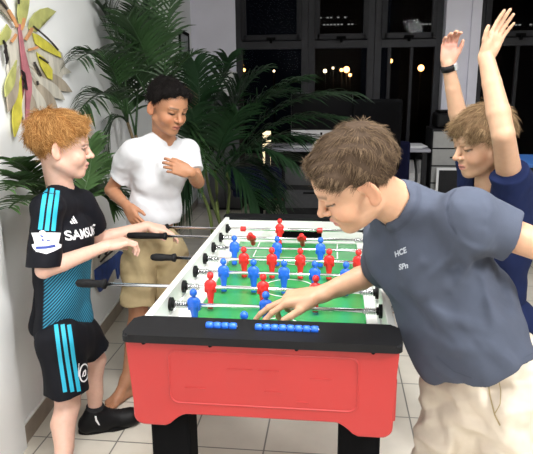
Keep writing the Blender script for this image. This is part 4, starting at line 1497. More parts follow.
# ---------------------------------------------------- boy in the slate-blue T-shirt, leaning in from the right
def boy_slate():
    skin = (0.52, 0.30, 0.19)
    F = Frame(at(354, 179, -0.66), (-0.82, -0.10, -0.54), (-0.46, -0.30, 0.82), 0.99)
    neck = at(398, 205, -0.60)
    shR, shL = at(392, 240, -0.46), at(459, 215, -0.67)
    chest = at(432, 262, -0.54)
    pel = at(492, 362, -0.50)
    hipR, hipL = at(465, 392, -0.44), at(518, 392, -0.54)
    knR, anR = at(452, 520, -0.44), V3(0, 0, 0)
    knR = V3(hipR) + V3(-0.05, -0.03, -0.36); anR = V3(knR[0] + .03, knR[1] + .03, 0.09)
    knL = V3(hipL) + V3(0.03, -0.06, -0.36); anL = V3(knL[0] + .03, knL[1] + .04, 0.09)
    elR, wrR = at(376, 272, -0.33), at(319, 295, -0.43)
    elL, wrL = at(546, 248, -0.66), at(592, 315, -0.56)
    seg('F armR', shR, elR, wrR); seg('F armL', shL, elL, wrL); seg('F legR', hipR, knR, anR); seg('F legL', hipL, knL, anL); seg('F', F.o, neck, chest, pel)
    S = Shape()
    head(S, F, neck, 0.047, 1.0)
    torso(S, pel, chest, neck, shR, shL, hipR, hipL, 0.86)
    arm(S, shR, elR, wrR, 0.98); arm(S, shL, elL, wrL, 1.0)
    hand(S, wrR, V3(-0.96, 0.02, -0.16), V3(-0.12, 0.15, -1), 'R',
         [(0.42, 0.25, 0.12), (0.28, 0.28, 0.15), (0.75, 0.8, 0.5), (0.9, 0.9, 0.6)], 1.06, 0.12, (0.55, 0.75, 0.25))
    hand(S, wrL, V3(0.5, 0.3, -0.8), V3(-0.6, 0.5, -0.2), 'L', [(0.3, 0.4, 0.3)] * 4, 0.9, 0.08, (0.5, 0.7, 0.3))
    leg(S, hipR, knR, anR, 1.0, (.8, .3, 0)); leg(S, hipL, knL, anL, 1.0, (.8, .3, 0))
    bare_foot(S, anR, (-0.8, -0.4), 0.95); bare_foot(S, anL, (-0.8, -0.5), 0.95)
    o = skin_body(S, 'person', skin, F, (0.50, 0.20, 0.17), (0.15, 0.085, 0.045), 1.0,
                  'boy in a slate-blue T-shirt leaning over the table, hand on a blue player')
    eyes(F, o, (0.05, 0.05, 0.05), 1.0)
    hair(F, o, 'hair', (0.050, 0.032, 0.020), (0.21, 0.145, 0.09), (0.005, 0.006, 0.007), ((0.082, 0.066), (-0.088, -0.058)), 9500, 0.022, 0.00062, 1.0, 0.14, 8,
         lump=0.0022, jitter=0.16, whorl=(0, -0.06, 0.085), extra=(((0.0, 0.038, 0.074), (0.045, 0.034, 0.018)), ((0.05, 0.042, 0.044), (0.023, 0.036, 0.036)), ((-0.05, 0.042, 0.044), (0.023, 0.036, 0.036))))
    G = Shape()
    hem = at(474, 360, -0.60)
    side, fw, up = garment_torso(G, pel, chest, neck, shR, shL, 0.014, 0.012, 1.0, hemc=hem)
    sleeve(G, shR, elR, 0.80, 0.060, 0.058); c, u = sleeve(G, shL, elL, 0.60, 0.054, 0.053, k=0.03)
    G.limb(chest + (shL - chest) * 0.4, shL + (elL - shL) * 0.1, 0.075, 0.052, 0.03)
    G.limb((neck + chest) / 2, shL + (elL - shL) * 0.25, 0.065, 0.050, 0.03)
    # belly hanging forward of the lean
    G.ell(at(460, 325, -0.55), (0.125, 0.10, 0.14), None, 0.06)
    nd = unit(F.w(0, -0.02, -0.06) - neck)
    G.limb(neck + nd * 0.012, V3(F.w(0, -0.02, -0.06)), 0.053, 0.058, 0.004, op='sub')
    G.cut(hem, unit(pel - chest) * V3(1, 0.3, 1), 0.004)
    # folds from the near armpit across the chest

    def folds(P):
        d = wrinkle(P, 0.010, 26, 14, (1, 1, 1)) + wrinkle(P, 0.004, 60, 15)
        for L, amp, w in FOLDS:
            d += crease(P, L, amp, w, -0.52)
        return d
    tee = cloth(G, 't_shirt', M['tee_grey'], o, 0.0035, folds)
    bv = bvh_of(tee)
    # collar rib, shoulder seam and hem stitching
    p = Px(405, 210, -0.72)
    p.band('collar', [(419, 184), (420, 196), (416, 210), (408, 222), (398, 231), (388, 234)], 4.0, bv, M['tee_grey_seam'], tee, 0.002, 30)
    p = Px(452, 210, -0.78)
    p.band('armhole_seam', [(457, 186), (449, 196), (446, 210), (449, 224), (457, 236)], 1.3, bv, M['tee_grey_seam'], tee, 0.002, 24)
    p = Px(480, 370, -0.6)
    p.band('hem_seam', [(441, 357), (456, 371), (474, 378), (500, 368), (533, 352)], 1.0, bv, M['tee_grey_seam'], tee, 0.002, 30)
    # small pale lettering on the chest: two short lines
    for (txt, px_, py_, rot_) in (('HCE', 400.5, 252.5, -24), ('SPn', 403.5, 266.5, -14)):
        vs, fs = text_mesh(txt, 0.0165, 0.0006)
        vs = [(x * 0.86 + 0.25 * y, y) for x, y in vs]
        q = Px(px_, py_, -0.62)
        a = math.radians(-rot_); vs = [(x * math.cos(a) - y * math.sin(a), x * math.sin(a) + y * math.cos(a)) for x, y in vs]
        decal('chest_print', vs, fs, q.o, q.u, q.v, q.cast, bv, M['grey_print'], tee, 0.002)
    # trousers
    G = Shape()
    fwh = unit(V3(fw[0], fw[1], 0))
    G.limb(hipR, hipL, 0.110, 0.110, 0.03, squash=(fwh, 0.92))
    G.limb(pel, (hipR + hipL) / 2, 0.115, 0.115, 0.03)
    for hp, kn in ((hipR, knR), (hipL, knL)): sleeve(G, hp, kn, 1.05, 0.104, 0.088, 0.014, 0.018)

    def tf(P): return wrinkle(P, 0.014, 38, 41, (1, 1, 1.5)) + wrinkle(P, 0.005, 80, 42)
    tr = cloth(G, 'shorts', M['beige'], o, 0.004, tf)
    bt = bvh_of(tr)
    p = Px(492, 400, -0.6)
    p.band('fly_seam', [(490, 378), (490.5, 396), (493, 414), (497, 424)], 1.4, bt, M['khaki'], tr, 0.002, 20)
    p.band('fly_seam', [(500, 376), (501, 392), (499, 404), (493, 413)], 0.9, bt, M['khaki'], tr, 0.002, 20)
    return o


# ---------------------------------------------------- boy with both arms up, far right
def boy_arms_up():
    skin = (0.52, 0.315, 0.205)
    F = Frame(at(482, 141, 0.02), (-0.93, -0.32, -0.26), (-0.15, -0.1, 1), 0.98)
    neck = at(490, 184, 0.05)
    shR, shL = at(474, 184, 0.20), at(511, 186, -0.02)
    chest, pel = at(490, 225, 0.08), at(492, 300, 0.10)
    hipR, hipL = at(478, 325, 0.18), at(506, 325, 0.02)
    knR, knL = V3(hipR) + V3(0.0, -0.02, -0.33), V3(hipL) + V3(0.0, -0.02, -0.33)
    anR, anL = V3(knR[0], knR[1] + .02, .085), V3(knL[0], knL[1] + .02, .085)
    elR, wrR = at(461, 130, 0.21), at(448, 64, 0.15)
    elL, wrL = at(503, 134, -0.16), at(486, 56, -0.12)
    seg('R armR', shR, elR, wrR); seg('R armL', shL, elL, wrL); seg('R legR', hipR, knR, anR); seg('R', F.o, neck, chest, pel)
    S = Shape()
    head(S, F, neck, 0.044, 0.75)
    torso(S, pel, chest, neck, shR, shL, hipR, hipL, 0.82)
    arm(S, shR, elR, wrR, 0.90); arm(S, shL, elL, wrL, 0.98)
    hand(S, wrR, V3(-0.02, -0.12, 1), V3(0.10, -1, -0.1), 'R', [(0.55, 0.6, 0.3), (0.6, 0.6, 0.3), (0.6, 0.65, 0.3), (0.6, 0.6, 0.3)], 0.76, 0.06, (0.55, 0.8, 0.1))
    hand(S, wrL, V3(0.42, 0.05, 0.90), V3(0.35, -0.90, 0.1), 'L', [(0.15, 0.15, 0.1), (0.1, 0.15, 0.1), (0.1, 0.15, 0.1), (0.15, 0.15, 0.1)], 0.74, 0.05, (0.70, 0.80, 0.10))
    leg(S, hipR, knR, anR, 0.93, (.9, 0, 0)); leg(S, hipL, knL, anL, 0.93, (.9, 0, 0))
    bare_foot(S, anR, (-0.9, -0.3), 0.9); bare_foot(S, anL, (-0.9, -0.3), 0.9)

    def red_palm(P, C):
        m = np.exp(-(np.linalg.norm(P - (V3(wrR) + V3(0, 0, 0.06)), axis=1) / 0.06) ** 2)[:, None] * 0.7
        C[:] = C * (1 - m) + np.array([0.62, 0.26, 0.22]) * m
    o = skin_body(S, 'person', skin, F, (0.50, 0.20, 0.17), (0.24, 0.14, 0.07), 0.75,
                  'fair-haired boy in a navy T-shirt with both arms raised, looking down at the table', extra_tint=red_palm)
    eyes(F, o, (0.06, 0.06, 0.06), 0.75)
    hair(F, o, 'hair', (0.14, 0.085, 0.045), (0.46, 0.32, 0.18), (0.008, 0.008, 0.009), ((0.088, 0.042), (-0.088, -0.062)), 5600, 0.032, 0.0008, 1.0, 0.16, 12,
         lump=0.003, jitter=0.22, whorl=(0, -0.05, 0.095), down=0.15, extra=(((0.0, 0.052, 0.062), (0.052, 0.028, 0.026)), ((0.05, 0.042, 0.042), (0.022, 0.034, 0.034)), ((-0.05, 0.042, 0.042), (0.022, 0.034, 0.034))))
    G = Shape()
    hem = at(492, 318, 0.10)
    side, fw, up = garment_torso(G, pel, chest, neck, shR, shL, 0.012, 0.008, 0.93, hemc=hem)
    sleeve(G, shR, elR, 0.55, 0.058, 0.054); sleeve(G, shL, elL, 0.34, 0.062, 0.058)
    G.limb(shL, chest + side * -0.08 - up * 0.06, 0.062, 0.075, 0.04)
    G.limb(neck - up * 0.02, V3(F.w(0, -0.02, -0.06)), 0.056, 0.058, 0.004, op='sub')
    G.cut(hem, (0.0, 0, -1))
    tee = cloth(G, 't_shirt', M['tee_navy'], o, 0.004, lambda P: wrinkle(P, 0.011, 36, 61, (1, 1, .8)))
    G = Shape()
    G.limb(hipR, hipL, 0.104, 0.104, 0.03)
    for hp, kn in ((hipR, knR), (hipL, knL)): sleeve(G, hp, kn, 0.85, 0.096, 0.086, 0.014, 0.02)
    cloth(G, 'shorts', M['tee_navy'], o, 0.005)
    # wristwatch on the far arm
    u = unit(wrR - elR); c = wrR - u * 0.012
    bm = bmesh.new()
    q = Vector(u).to_track_quat('Z', 'Y').to_matrix().to_4x4()
    lathe(bm, [(0.0235, -0.010), (0.0250, -0.010), (0.0262, 0.0), (0.0250, 0.010), (0.0235, 0.010)], 24, Matrix.Translation(Vector(c)) @ q)
    w = obj('wristwatch', bm, M['black_plastic'], o, smooth=True)
    bm = bmesh.new()
    dv = unit(V3(0.85, -0.5, 0)); dv = unit(dv - (dv @ u) * u)
    bx(bm, Vector(c + dv * 0.025), (0.008, 0.020, 0.022), 0.002, rot=Matrix((Vector(dv), Vector(np.cross(u, dv)), Vector(u))).transposed())
    obj('watch_buckle', bm, M['alu'], w)
    return o


boy_kit()
boy_white()
boy_slate()
boy_arms_up()
# ------------------------------------------------------------------ palms
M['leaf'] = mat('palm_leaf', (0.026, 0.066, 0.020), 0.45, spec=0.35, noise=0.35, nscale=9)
M['leaf_shaded'] = mat('shaded_palm_leaf', (0.009, 0.032, 0.010), 0.5, spec=0.25, noise=0.35, nscale=9)  # light falling off towards the back is put into this leaf tone
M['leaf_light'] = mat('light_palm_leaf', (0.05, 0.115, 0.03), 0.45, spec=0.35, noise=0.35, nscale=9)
M['stalk'] = mat('palm_stalk', (0.14, 0.19, 0.045), 0.5, noise=0.3, nscale=20)
M['cane'] = mat('brown_cane', (0.16, 0.11, 0.05), 0.6, noise=0.4, nscale=14)


def bez(p0, p1, p2, t): return p0 * (1 - t) ** 2 + p1 * 2 * t * (1 - t) + p2 * t * t


def frond(p0, p1, p2, parent, m, n=26, ll=0.24, w=0.012, seed=0, start=0.25, droop=0.35, fold=0.5):
    r = np.random.RandomState(seed)
    p0, p1, p2 = V3(p0), V3(p1), V3(p2)
    bm = bmesh.new()
    ts = np.linspace(0, 1, 14)
    tube(bm, [tuple(bez(p0, p1, p2, t)) for t in ts], [0.0065 * (1 - 0.8 * t) + 0.0012 for t in ts], 6)
    for i in range(n):
        t = start + (1 - start) * (i + 0.5) / n
        p = bez(p0, p1, p2, t)
        tan = unit(2 * (1 - t) * (p1 - p0) + 2 * t * (p2 - p1))
        side = np.cross(tan, V3(0, 0, 1)); side = unit(side) if np.linalg.norm(side) > 1e-3 else V3(1, 0, 0)
        up = np.cross(side, tan)
        s = (t - start) / (1 - start)
        L = ll * (0.45 + 1.1 * math.sin(PI * min(1, 0.18 + 0.72 * s))) * (0.85 + 0.3 * r.rand()) * 0.75
        for m_ in (-1, 1):
            d = unit(tan * (0.75 + 0.5 * s) + side * m_ * 1.0 + up * (fold * (0.6 + 0.6 * r.rand())) + r.normal(size=3) * 0.07)
            wd = unit(np.cross(d, up + side * m_ * 0.3))
            prev = None
            for k in range(5):
                u = k / 4
                c = p + d * L * u - V3(0, 0, 1) * droop * L * u * u
                ww = w * (0.55 + 1.2 * u - 1.7 * u * u) if k < 4 else 0.0006
                nrm = unit(np.cross(wd, d))
                row = [bm.verts.new(c + wd * ww), bm.verts.new(c - nrm * ww * 0.35), bm.verts.new(c - wd * ww)]
                if prev:
                    for j in (0, 1): bm.faces.new((prev[j], prev[j + 1], row[j + 1], row[j]))
                prev = row
    for v in bm.verts:                                  # leaves that meet the wall lie along it
        lim = wall_x(v.co.y) + 0.025
        if v.co.x < lim + 0.03: v.co.x = lim + 0.03 * math.exp((v.co.x - lim - 0.03) / 0.06)
    return obj('frond', bm, m, parent, smooth=True)


def pot(parent, c, r, h):
    bm = bmesh.new()
    lathe(bm, [(r * .72, 0.001), (r * .78, 0.01), (r * .96, h * .85), (r * 1.05, h * .86), (r * 1.05, h), (r * .94, h), (r * .92, h * .9), (0.001, h * .9)], 28, Matrix.Translation(c))
    o = obj('pot', bm, M['pot'], parent, smooth=False)
    bm = bmesh.new(); cyl(bm, (c[0], c[1], h * .88), (c[0], c[1], h * .93), r * .92, seg=24); obj('soil', bm, M['soil'], o)


def palm(name, base, r, h, label, canes, fronds, m, seed, **kw):
    t = thing(name, (base[0], base[1], 0), label, 'palm')
    pot(t, Vector((base[0], base[1], 0)), r, h)
    rr = np.random.RandomState(seed)
    tops = []
    for (dx, dy, top) in canes:
        bm = bmesh.new()
        a = V3(base[0] + dx, base[1] + dy, h * .9); b = V3(top)
        n = 9
        pts = [a + (b - a) * i / n + V3(0.02 * math.sin(i * .7 + dx * 40), 0.02 * math.cos(i * .9), 0) for i in range(n + 1)]
        tube(bm, pts, [0.013 * (1 - 0.03 * i) for i in range(n + 1)], 8)
        obj('cane', bm, M['cane'] if seed == 1 else M['stalk'], t, smooth=True)
        tops.append(pts[-1])
    for i, f in enumerate(fronds):
        ci, p1, p2 = f[:3]
        k = dict(kw)
        if len(f) > 3: k.update(f[3])
        frond(tops[ci], p1, p2, t, m, seed=seed * 50 + i, **k)
    return t


# tall palm by the wall, behind the two boys on the left
b1 = (-0.86, 1.55)
palm('potted_palm', b1, 0.16, 0.28, 'tall green palm by the white wall, behind the boy in the white T-shirt',
     [(-0.04, 0.0, at(131, 122, 1.52)), (0.05, 0.03, at(150, 105, 1.58)), (0.02, -0.04, at(163, 112, 1.5)), (0.0, 0.05, at(176, 128, 1.6)), (-0.06, 0.04, at(138, 135, 1.6))],
     [(0, at(112, 30, 1.25), at(77, 60, 0.84)), (0, at(108, 68, 1.2), at(76, 116, 0.86)), (0, at(128, 40, 1.50), at(92, -25, 1.45)),
      (1, at(130, 20, 1.55), at(84, 8, 1.45)), (1, at(145, 20, 1.60), at(118, -50, 1.6)), (1, at(146, 30, 1.55), at(150, -55, 1.5)),
      (2, at(162, 50, 1.45), at(172, -5, 1.4), dict(n=18, ll=.22)), (2, at(166, 70, 1.55), at(196, 52, 1.5), dict(n=14, ll=.17)),
      (3, at(188, 105, 1.62), at(205, 170, 1.55)), (0, at(112, 100, 1.45), at(96, 160, 1.36)),
      (4, at(128, 95, 1.7), at(104, 60, 1.75)), (4, at(140, 60, 1.75), at(140, 5, 1.85)), (1, at(150, 50, 1.40), at(128, 20, 1.25)),
      (1, at(135, 70, 1.45), at(106, 30, 1.4)), (3, at(160, 80, 1.7), at(150, 20, 1.8))],
     M['leaf'], 1, n=27, ll=0.26, w=0.0095, droop=0.35)

# darker palm behind the far end of the table
b2 = (-0.52, 1.75)
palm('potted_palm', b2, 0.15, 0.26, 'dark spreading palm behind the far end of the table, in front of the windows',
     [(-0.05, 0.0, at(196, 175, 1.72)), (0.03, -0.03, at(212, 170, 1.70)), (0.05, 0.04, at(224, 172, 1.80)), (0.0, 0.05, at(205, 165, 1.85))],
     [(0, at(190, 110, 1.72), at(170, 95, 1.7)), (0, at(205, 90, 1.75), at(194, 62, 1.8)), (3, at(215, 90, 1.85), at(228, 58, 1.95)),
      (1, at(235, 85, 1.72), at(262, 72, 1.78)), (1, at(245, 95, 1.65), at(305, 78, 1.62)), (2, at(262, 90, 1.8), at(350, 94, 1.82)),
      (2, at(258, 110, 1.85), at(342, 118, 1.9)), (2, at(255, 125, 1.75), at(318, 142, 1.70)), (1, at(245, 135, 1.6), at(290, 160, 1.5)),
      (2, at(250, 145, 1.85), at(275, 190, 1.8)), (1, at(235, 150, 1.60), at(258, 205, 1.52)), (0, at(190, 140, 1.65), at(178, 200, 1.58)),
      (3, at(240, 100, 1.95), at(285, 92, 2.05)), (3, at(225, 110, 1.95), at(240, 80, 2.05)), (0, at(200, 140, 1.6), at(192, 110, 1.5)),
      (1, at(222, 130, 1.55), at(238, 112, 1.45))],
     M['leaf_shaded'], 2, n=30, ll=0.28, w=0.010, droop=0.45)

# low palm behind the red-haired boy
b3 = (-1.0, 0.56)
palm('potted_palm', b3, 0.085, 0.22, 'small low palm against the white wall, behind the red-haired boy',
     [(-0.02, 0, at(62, 215, 0.56)), (0.02, 0.01, at(74, 212, 0.58))],
     [(0, at(26, 170, 0.16), at(6, 190, -0.10), dict(ll=.12)), (0, at(28, 160, 0.20), at(10, 160, -0.02), dict(ll=.12)), (0, at(28, 186, 0.18), at(9, 208, -0.05), dict(ll=.12)), (0, at(22, 176, 0.15), at(14, 174, 0.0), dict(ll=.11)),
      (1, at(96, 165, 0.78), at(90, 140, 0.74)), (1, at(108, 172, 0.85), at(126, 196, 0.88)), (1, at(100, 160, 0.84), at(122, 160, 0.90)),
      (0, at(60, 165, 0.82), at(45, 140, 0.86)), (1, at(96, 180, 0.80), at(112, 205, 0.76))],
     M['leaf_light'], 3, n=18, ll=0.15, w=0.011, droop=0.3, start=0.2)

# ------------------------------------------------------------------ painted cut-outs on the left wall
M['art_cream'] = mat('cream_grey_paint', (0.60, 0.57, 0.49), 0.6, noise=0.3, nscale=25, stretch=(1, 1, .3))
M['art_tan'] = mat('tan_grey_paint', (0.42, 0.36, 0.28), 0.6, noise=0.35, nscale=25, stretch=(1, 1, .3))
M['art_yellow'] = mat('yellow_paint', (0.62, 0.56, 0.07), 0.6, noise=0.3, nscale=20)
M['art_olive'] = mat('yellow_green_paint', (0.46, 0.47, 0.16), 0.6, noise=0.3, nscale=20)
M['art_pink'] = mat('pink_paint', (0.45, 0.16, 0.19), 0.6, noise=0.25, nscale=20)
M['art_orange'] = mat('orange_paint', (0.62, 0.30, 0.13), 0.6, noise=0.3, nscale=20)
M['art_dark'] = mat('dark_paint', (0.03, 0.022, 0.022), 0.6, noise=0.2)
M['art_blue'] = mat('blue_paint', (0.015, 0.055, 0.26), 0.55, noise=0.35, nscale=20)


def wall_prism(name, P, o0, o1, m, parent):
    """a board cut to an outline, standing off the wall"""
    bm = bmesh.new()
    a = [bm.verts.new(at_wall(x, y, o0)) for x, y in P]
    # same outline moved straight out from the wall
    nrm = V3(1, -WS, 0); nrm = nrm / np.linalg.norm(nrm)
    b = [bm.verts.new(np.array(v.co) + nrm * (o1 - o0)) for v in a]
    bm.faces.new(a); bm.faces.new(list(reversed(b)))
    n = len(a)
    for i in range(n):
        j = (i + 1) % n; bm.faces.new((a[j], a[i], b[i], b[j]))
    bmesh.ops.triangulate(bm, faces=[f for f in bm.faces if len(f.verts) > 4])
    return obj(name, bm, m, parent)


def lens(a, b, w, skew=0.55, n=9, blunt=0.0):
    a, b = np.array(a, float), np.array(b, float)
    d = b - a; nn = np.array([-d[1], d[0]]) / np.linalg.norm(d)
    L, Rr = [], []
    for i in range(n + 1):
        t = i / n
        h = w * (math.sin(PI * t ** (math.log(.5) / math.log(skew))) * (1 - blunt) + blunt * (1 - t)) if 0 < t < 1 else 0.15
        c = a + d * t
        L.append(tuple(c + nn * h)); Rr.append(tuple(c - nn * h))
    return L + Rr[::-1]


def stroke(pts, w):
    vs, fs = strip(pts, w, 12, 1)
    return vs[0::2] + vs[1::2][::-1]


t = thing('wall_sculpture', tuple(at_wall(35, 60, 0.01)), 'painted cut-out of a spiky yellow and grey flower on the white wall', 'wall art')
wall_prism('backing_board', [(3, 40), (8, 30), (18, 24), (24, 26), (30, 30), (38, 36), (48, 43), (60, 53), (63, 66), (60, 78), (52, 90), (44, 98), (34, 104), (24, 104), (14, 98), (9, 86), (6, 70), (7, 56)], 0.004, 0.014, M['art_cream'], t)
feath = [((26, 62), (70.5, 72.5), 6.5, 'art_cream'), ((28, 66), (71.5, 92), 6.5, 'art_tan'), ((30, 72), (64, 100), 6, 'art_cream'), ((30, 76), (57.5, 112), 5.5, 'art_tan'),
         ((27, 78), (47, 118), 5, 'art_cream'), ((24, 80), (36, 122), 4.5, 'art_tan'), ((22, 70), (14, 137), 5, 'art_yellow'), ((18, 66), (8, 112), 5, 'art_tan'),
         ((16, 60), (5, 97), 4.5, 'art_olive'), ((24, 84), (26, 126), 4, 'art_cream')]
for i, (a, b, w, m_) in enumerate(feath):
    wall_prism('petal', lens(a, b, w, 0.6), 0.010 + 0.0006 * i, 0.0145 + 0.0006 * i, M[m_], t)
wall_prism('petal', [(18, -6), (29, -6), (28.5, 4), (27, 14), (23.5, 27), (19, 26), (17, 14)], 0.0155, 0.0195, M['art_olive'], t)
wall_prism('petal', [(28, 29), (29, 20), (34, 13), (40, 9), (47, 7.5), (55.5, 11.5), (50, 16), (44, 20), (40, 27), (36, 32), (31, 31)], 0.0155, 0.0197, M['art_olive'], t)
wall_prism('petal', [(-4, 38), (2, 31), (6, 24), (11, 31), (9, 38), (3, 44), (-3, 46)], 0.0155, 0.0195, M['art_olive'], t)
wall_prism('petal', [(-5, -2), (4, 0), (9, 10), (13, 20), (11, 22), (4, 14), (-4, 6)], 0.0155, 0.0193, M['art_tan'], t)
wall_prism('petal', [(32, 33), (38, 35), (50, 44), (60, 53), (61, 58), (52, 54), (42, 49), (35, 44)], 0.0185, 0.0215, M['art_yellow'], t)
wall_prism('petal', [(36, 52), (44, 58), (52, 70), (52, 80), (47, 78), (40, 66)], 0.0185, 0.0215, M['art_yellow'], t)
wall_prism('stem', [(17.5, 24), (19.5, 24), (24, 50), (27, 66), (31, 78), (31, 92), (29, 104), (28.5, 126), (24.5, 126), (25.5, 100), (24, 84), (23, 70), (20, 52)], 0.0195, 0.024, M['art_pink'], t)
for a, b, w in (((8, 10), (17, 27), 3.2), ((32, 28), (25, 40), 3.0), ((24, 18), (21, 30), 2.6), ((38, 47), (28, 50), 2.4), ((16, 34), (11, 42), 2.6)):
    wall_prism('orange_brush_stroke', stroke([a, ((a[0] + b[0]) / 2 + .6, (a[1] + b[1]) / 2), b], w), 0.0215, 0.0245, M['art_orange'], t)
for L, w in (([(3, 40), (6, 46), (4, 52), (8, 58), (6, 64)], 1.3), ([(33, 26), (40, 32), (46, 37), (52, 43), (58, 50)], 1.3), ([(39, 57), (44, 60), (48, 63)], 1.5), ([(34, 62), (38, 70), (41, 76)], 1.6),
             ([(21, 70), (25, 74), (22, 78), (26, 82), (23, 87), (27, 90)], 1.0), ([(37, 81), (38, 85)], 1.6), ([(-2, -2), (3, 4), (7, 9)], 1.8), ([(18, -3), (18.6, 4)], 1.6)):
    wall_prism('dark_brush_stroke', stroke(L, w), 0.0225, 0.0255, M['art_dark'], t)

t = thing('wall_sculpture', tuple(at_wall(112, 265, 0.01)), 'blue painted cut-out low on the white wall, behind the tip of a rod handle', 'wall art')
wall_prism('backing_board', [(92, 246), (100, 240), (108, 244), (117, 238), (125, 246), (123, 262), (112, 282), (98, 292), (90, 280)], 0.004, 0.014, M['art_cream'], t)
wall_prism('petal', [(94, 270), (102, 264), (111, 258), (119, 251), (124, 253), (123, 259), (119, 268), (117, 279), (115, 268), (112, 270), (108, 278), (104, 287), (99, 292), (95, 284)], 0.014, 0.024, M['art_blue'], t)
for L in ([(98, 258), (101, 250), (103, 244)], [(105, 255), (108, 248), (109, 241)], [(112, 250), (115, 244), (118, 240)], [(100, 262), (106, 256), (112, 251)]):
    wall_prism('dark_brush_stroke', stroke(L, 1.3), 0.0145, 0.020, M['art_dark'], t)
# ------------------------------------------------------------------ furniture at the back of the room
def slab(bm, p, q, y0, y1, bev=0.004):
    """box between the photo corners p (upper left) and q (lower right) measured at depth y0, running back to y1"""
    a, b = at(p[0], p[1], y0), at(q[0], q[1], y0)
    bx(bm, ((a[0] + b[0]) / 2, (y0 + y1) / 2, (a[2] + b[2]) / 2), (abs(b[0] - a[0]), abs(y1 - y0), abs(a[2] - b[2])), bev)


ZD = 0.765
dl, dr = float(at(262, 150, 4.0)[0]), float(at(431, 150, 4.0)[0])
t = thing('desk', ((dl + dr) / 2, 4.3, 0), 'long pale-topped desk below the windows, carrying the desktop computer', 'desk')
bm = bmesh.new(); bx(bm, ((dl + dr) / 2, 4.32, ZD - 0.014), (dr - dl, 0.64, 0.028), 0.004); obj('desk_top', bm, M['desk_top'], t)
bm = bmesh.new(); bx(bm, ((dl + dr) / 2, 4.58, 0.42), (dr - dl - 0.1, 0.02, 0.60), 0.003); obj('modesty_panel', bm, M['desk_dark'], t)
for x in (dl + 0.05, dr - 0.05):
    for y in (4.06, 4.58):
        bm = bmesh.new(); bx(bm, (x, y, (ZD - 0.03) / 2), (0.05, 0.05, ZD - 0.03), 0.004); obj('leg', bm, M['desk_dark'], t)
bm = bmesh.new(); bx(bm, ((dl + dr) / 2, 4.55, 0.14), (dr - dl - 0.12, 0.03, 0.03), 0.003)
obj('foot_rail', bm, mat('dark_red_metal', (0.16, 0.01, 0.02), 0.5, noise=0.1), t)['label'] = 'dark red foot rail'

# desktop computer with a silver chin and black round mark
c0, c1 = at(291, 137, 4.36), at(352, 131, 4.36)
w = c1[0] - c0[0]; cx = (c0[0] + c1[0]) / 2; zb = ZD + 0.09; zc = zb + 0.068; zt = zb + 0.45
t = thing('desktop_computer', (cx, 4.4, ZD), 'all-in-one desktop computer with black screen and silver chin on the desk', 'computer')
bm = bmesh.new(); bx(bm, (cx, 4.375, (zb + zt) / 2), (w, 0.02, zt - zb), 0.006); obj('screen_case', bm, M['alu'], t)
bm = bmesh.new(); bx(bm, (cx, 4.3635, (zc + zt) / 2), (w - 0.004, 0.004, zt - zc - 0.003), 0.001); obj('screen', bm, M['screen'], t)
bm = bmesh.new()
pr = [(0, .012), (.004, .0135), (.010, .011), (.0115, .004), (.009, -.008), (.005, -.0125), (0, -.011), (-.005, -.0125), (-.009, -.008), (-.0115, .004), (-.010, .011), (-.004, .0135)]
prism(bm, [(x * 1.1, z * 1.1) for x, z in pr], 4.3615, 4.3655, lambda u, v, w_: (cx + u - 0.0, w_, (zb + zc) / 2 + v - .003))
obj('chin_mark', bm, M['black_matte'], t)
bm = bmesh.new(); bx(bm, (cx, 4.43, ZD + 0.003), (0.20, 0.19, 0.006), 0.002); bx(bm, (cx, 4.46, ZD + 0.13), (0.19, 0.012, 0.26), 0.002, rot=Matrix.Rotation(-0.25, 3, 'X')); obj('stand', bm, M['alu'], t)
k0, k1 = at(291, 146, 4.10), at(322, 143, 4.10)
t = thing('keyboard', ((k0[0] + k1[0]) / 2, 4.12, ZD), 'slim white keyboard on the desk in front of the black screen', 'keyboard')
bm = bmesh.new(); bx(bm, ((k0[0] + k1[0]) / 2, 4.12, ZD + 0.008), (k1[0] - k0[0], 0.12, 0.012), 0.003); obj('keyboard_base', bm, M['alu'], t)
bm = bmesh.new()
for i in range(14):
    for j in range(5): bx(bm, (k0[0] + (k1[0] - k0[0]) * (i + .5) / 14, 4.075 + 0.0225 * j, ZD + 0.015), (0.017, 0.017, 0.004))
obj('keys', bm, M['paper'], t)
# papers at the right end of the desk
p0, p1 = at(401, 142, 4.15), at(424, 138, 4.15)
for i in range(3):
    bm = bmesh.new(); bx(bm, ((p0[0] + p1[0]) / 2 + 0.012 * i, 4.25, ZD + 0.004 + 0.007 * i), (0.22, 0.30, 0.006), 0.001, rot=Matrix.Rotation(0.1 * i - .1, 3, 'Z'))
    tag(obj('paper_stack', bm, M['paper']), ('bottom', 'middle', 'topmost')[i] + ' sheaf of white paper at the right end of the long desk', 'paper')

# drawer pedestal under the desk
a, b = at(283, 166, 4.08), at(336, 210, 4.08)
t = thing('drawer_pedestal', ((a[0] + b[0]) / 2, 4.3, 0), 'grey two-drawer pedestal under the desk, below the black screen', 'drawers')
bm = bmesh.new(); bx(bm, ((a[0] + b[0]) / 2, 4.31, a[2] / 2), (b[0] - a[0], 0.44, a[2] - 0.002), 0.004); obj('pedestal_body', bm, M['desk_dark'], t)
for (y0, y1) in ((167, 185.5), (190, 208.5)):
    bm = bmesh.new(); slab(bm, (285, y0), (334, y1), 4.075, 4.09, 0.002); d = obj('drawer', bm, M['grey_panel'], t)
    q = at(309, y0 + 3, 4.07); bm = bmesh.new(); bx(bm, (q[0], 4.068, q[2]), (0.12, 0.014, 0.012), 0.003); obj('drawer_handle', bm, M['black_matte'], d)


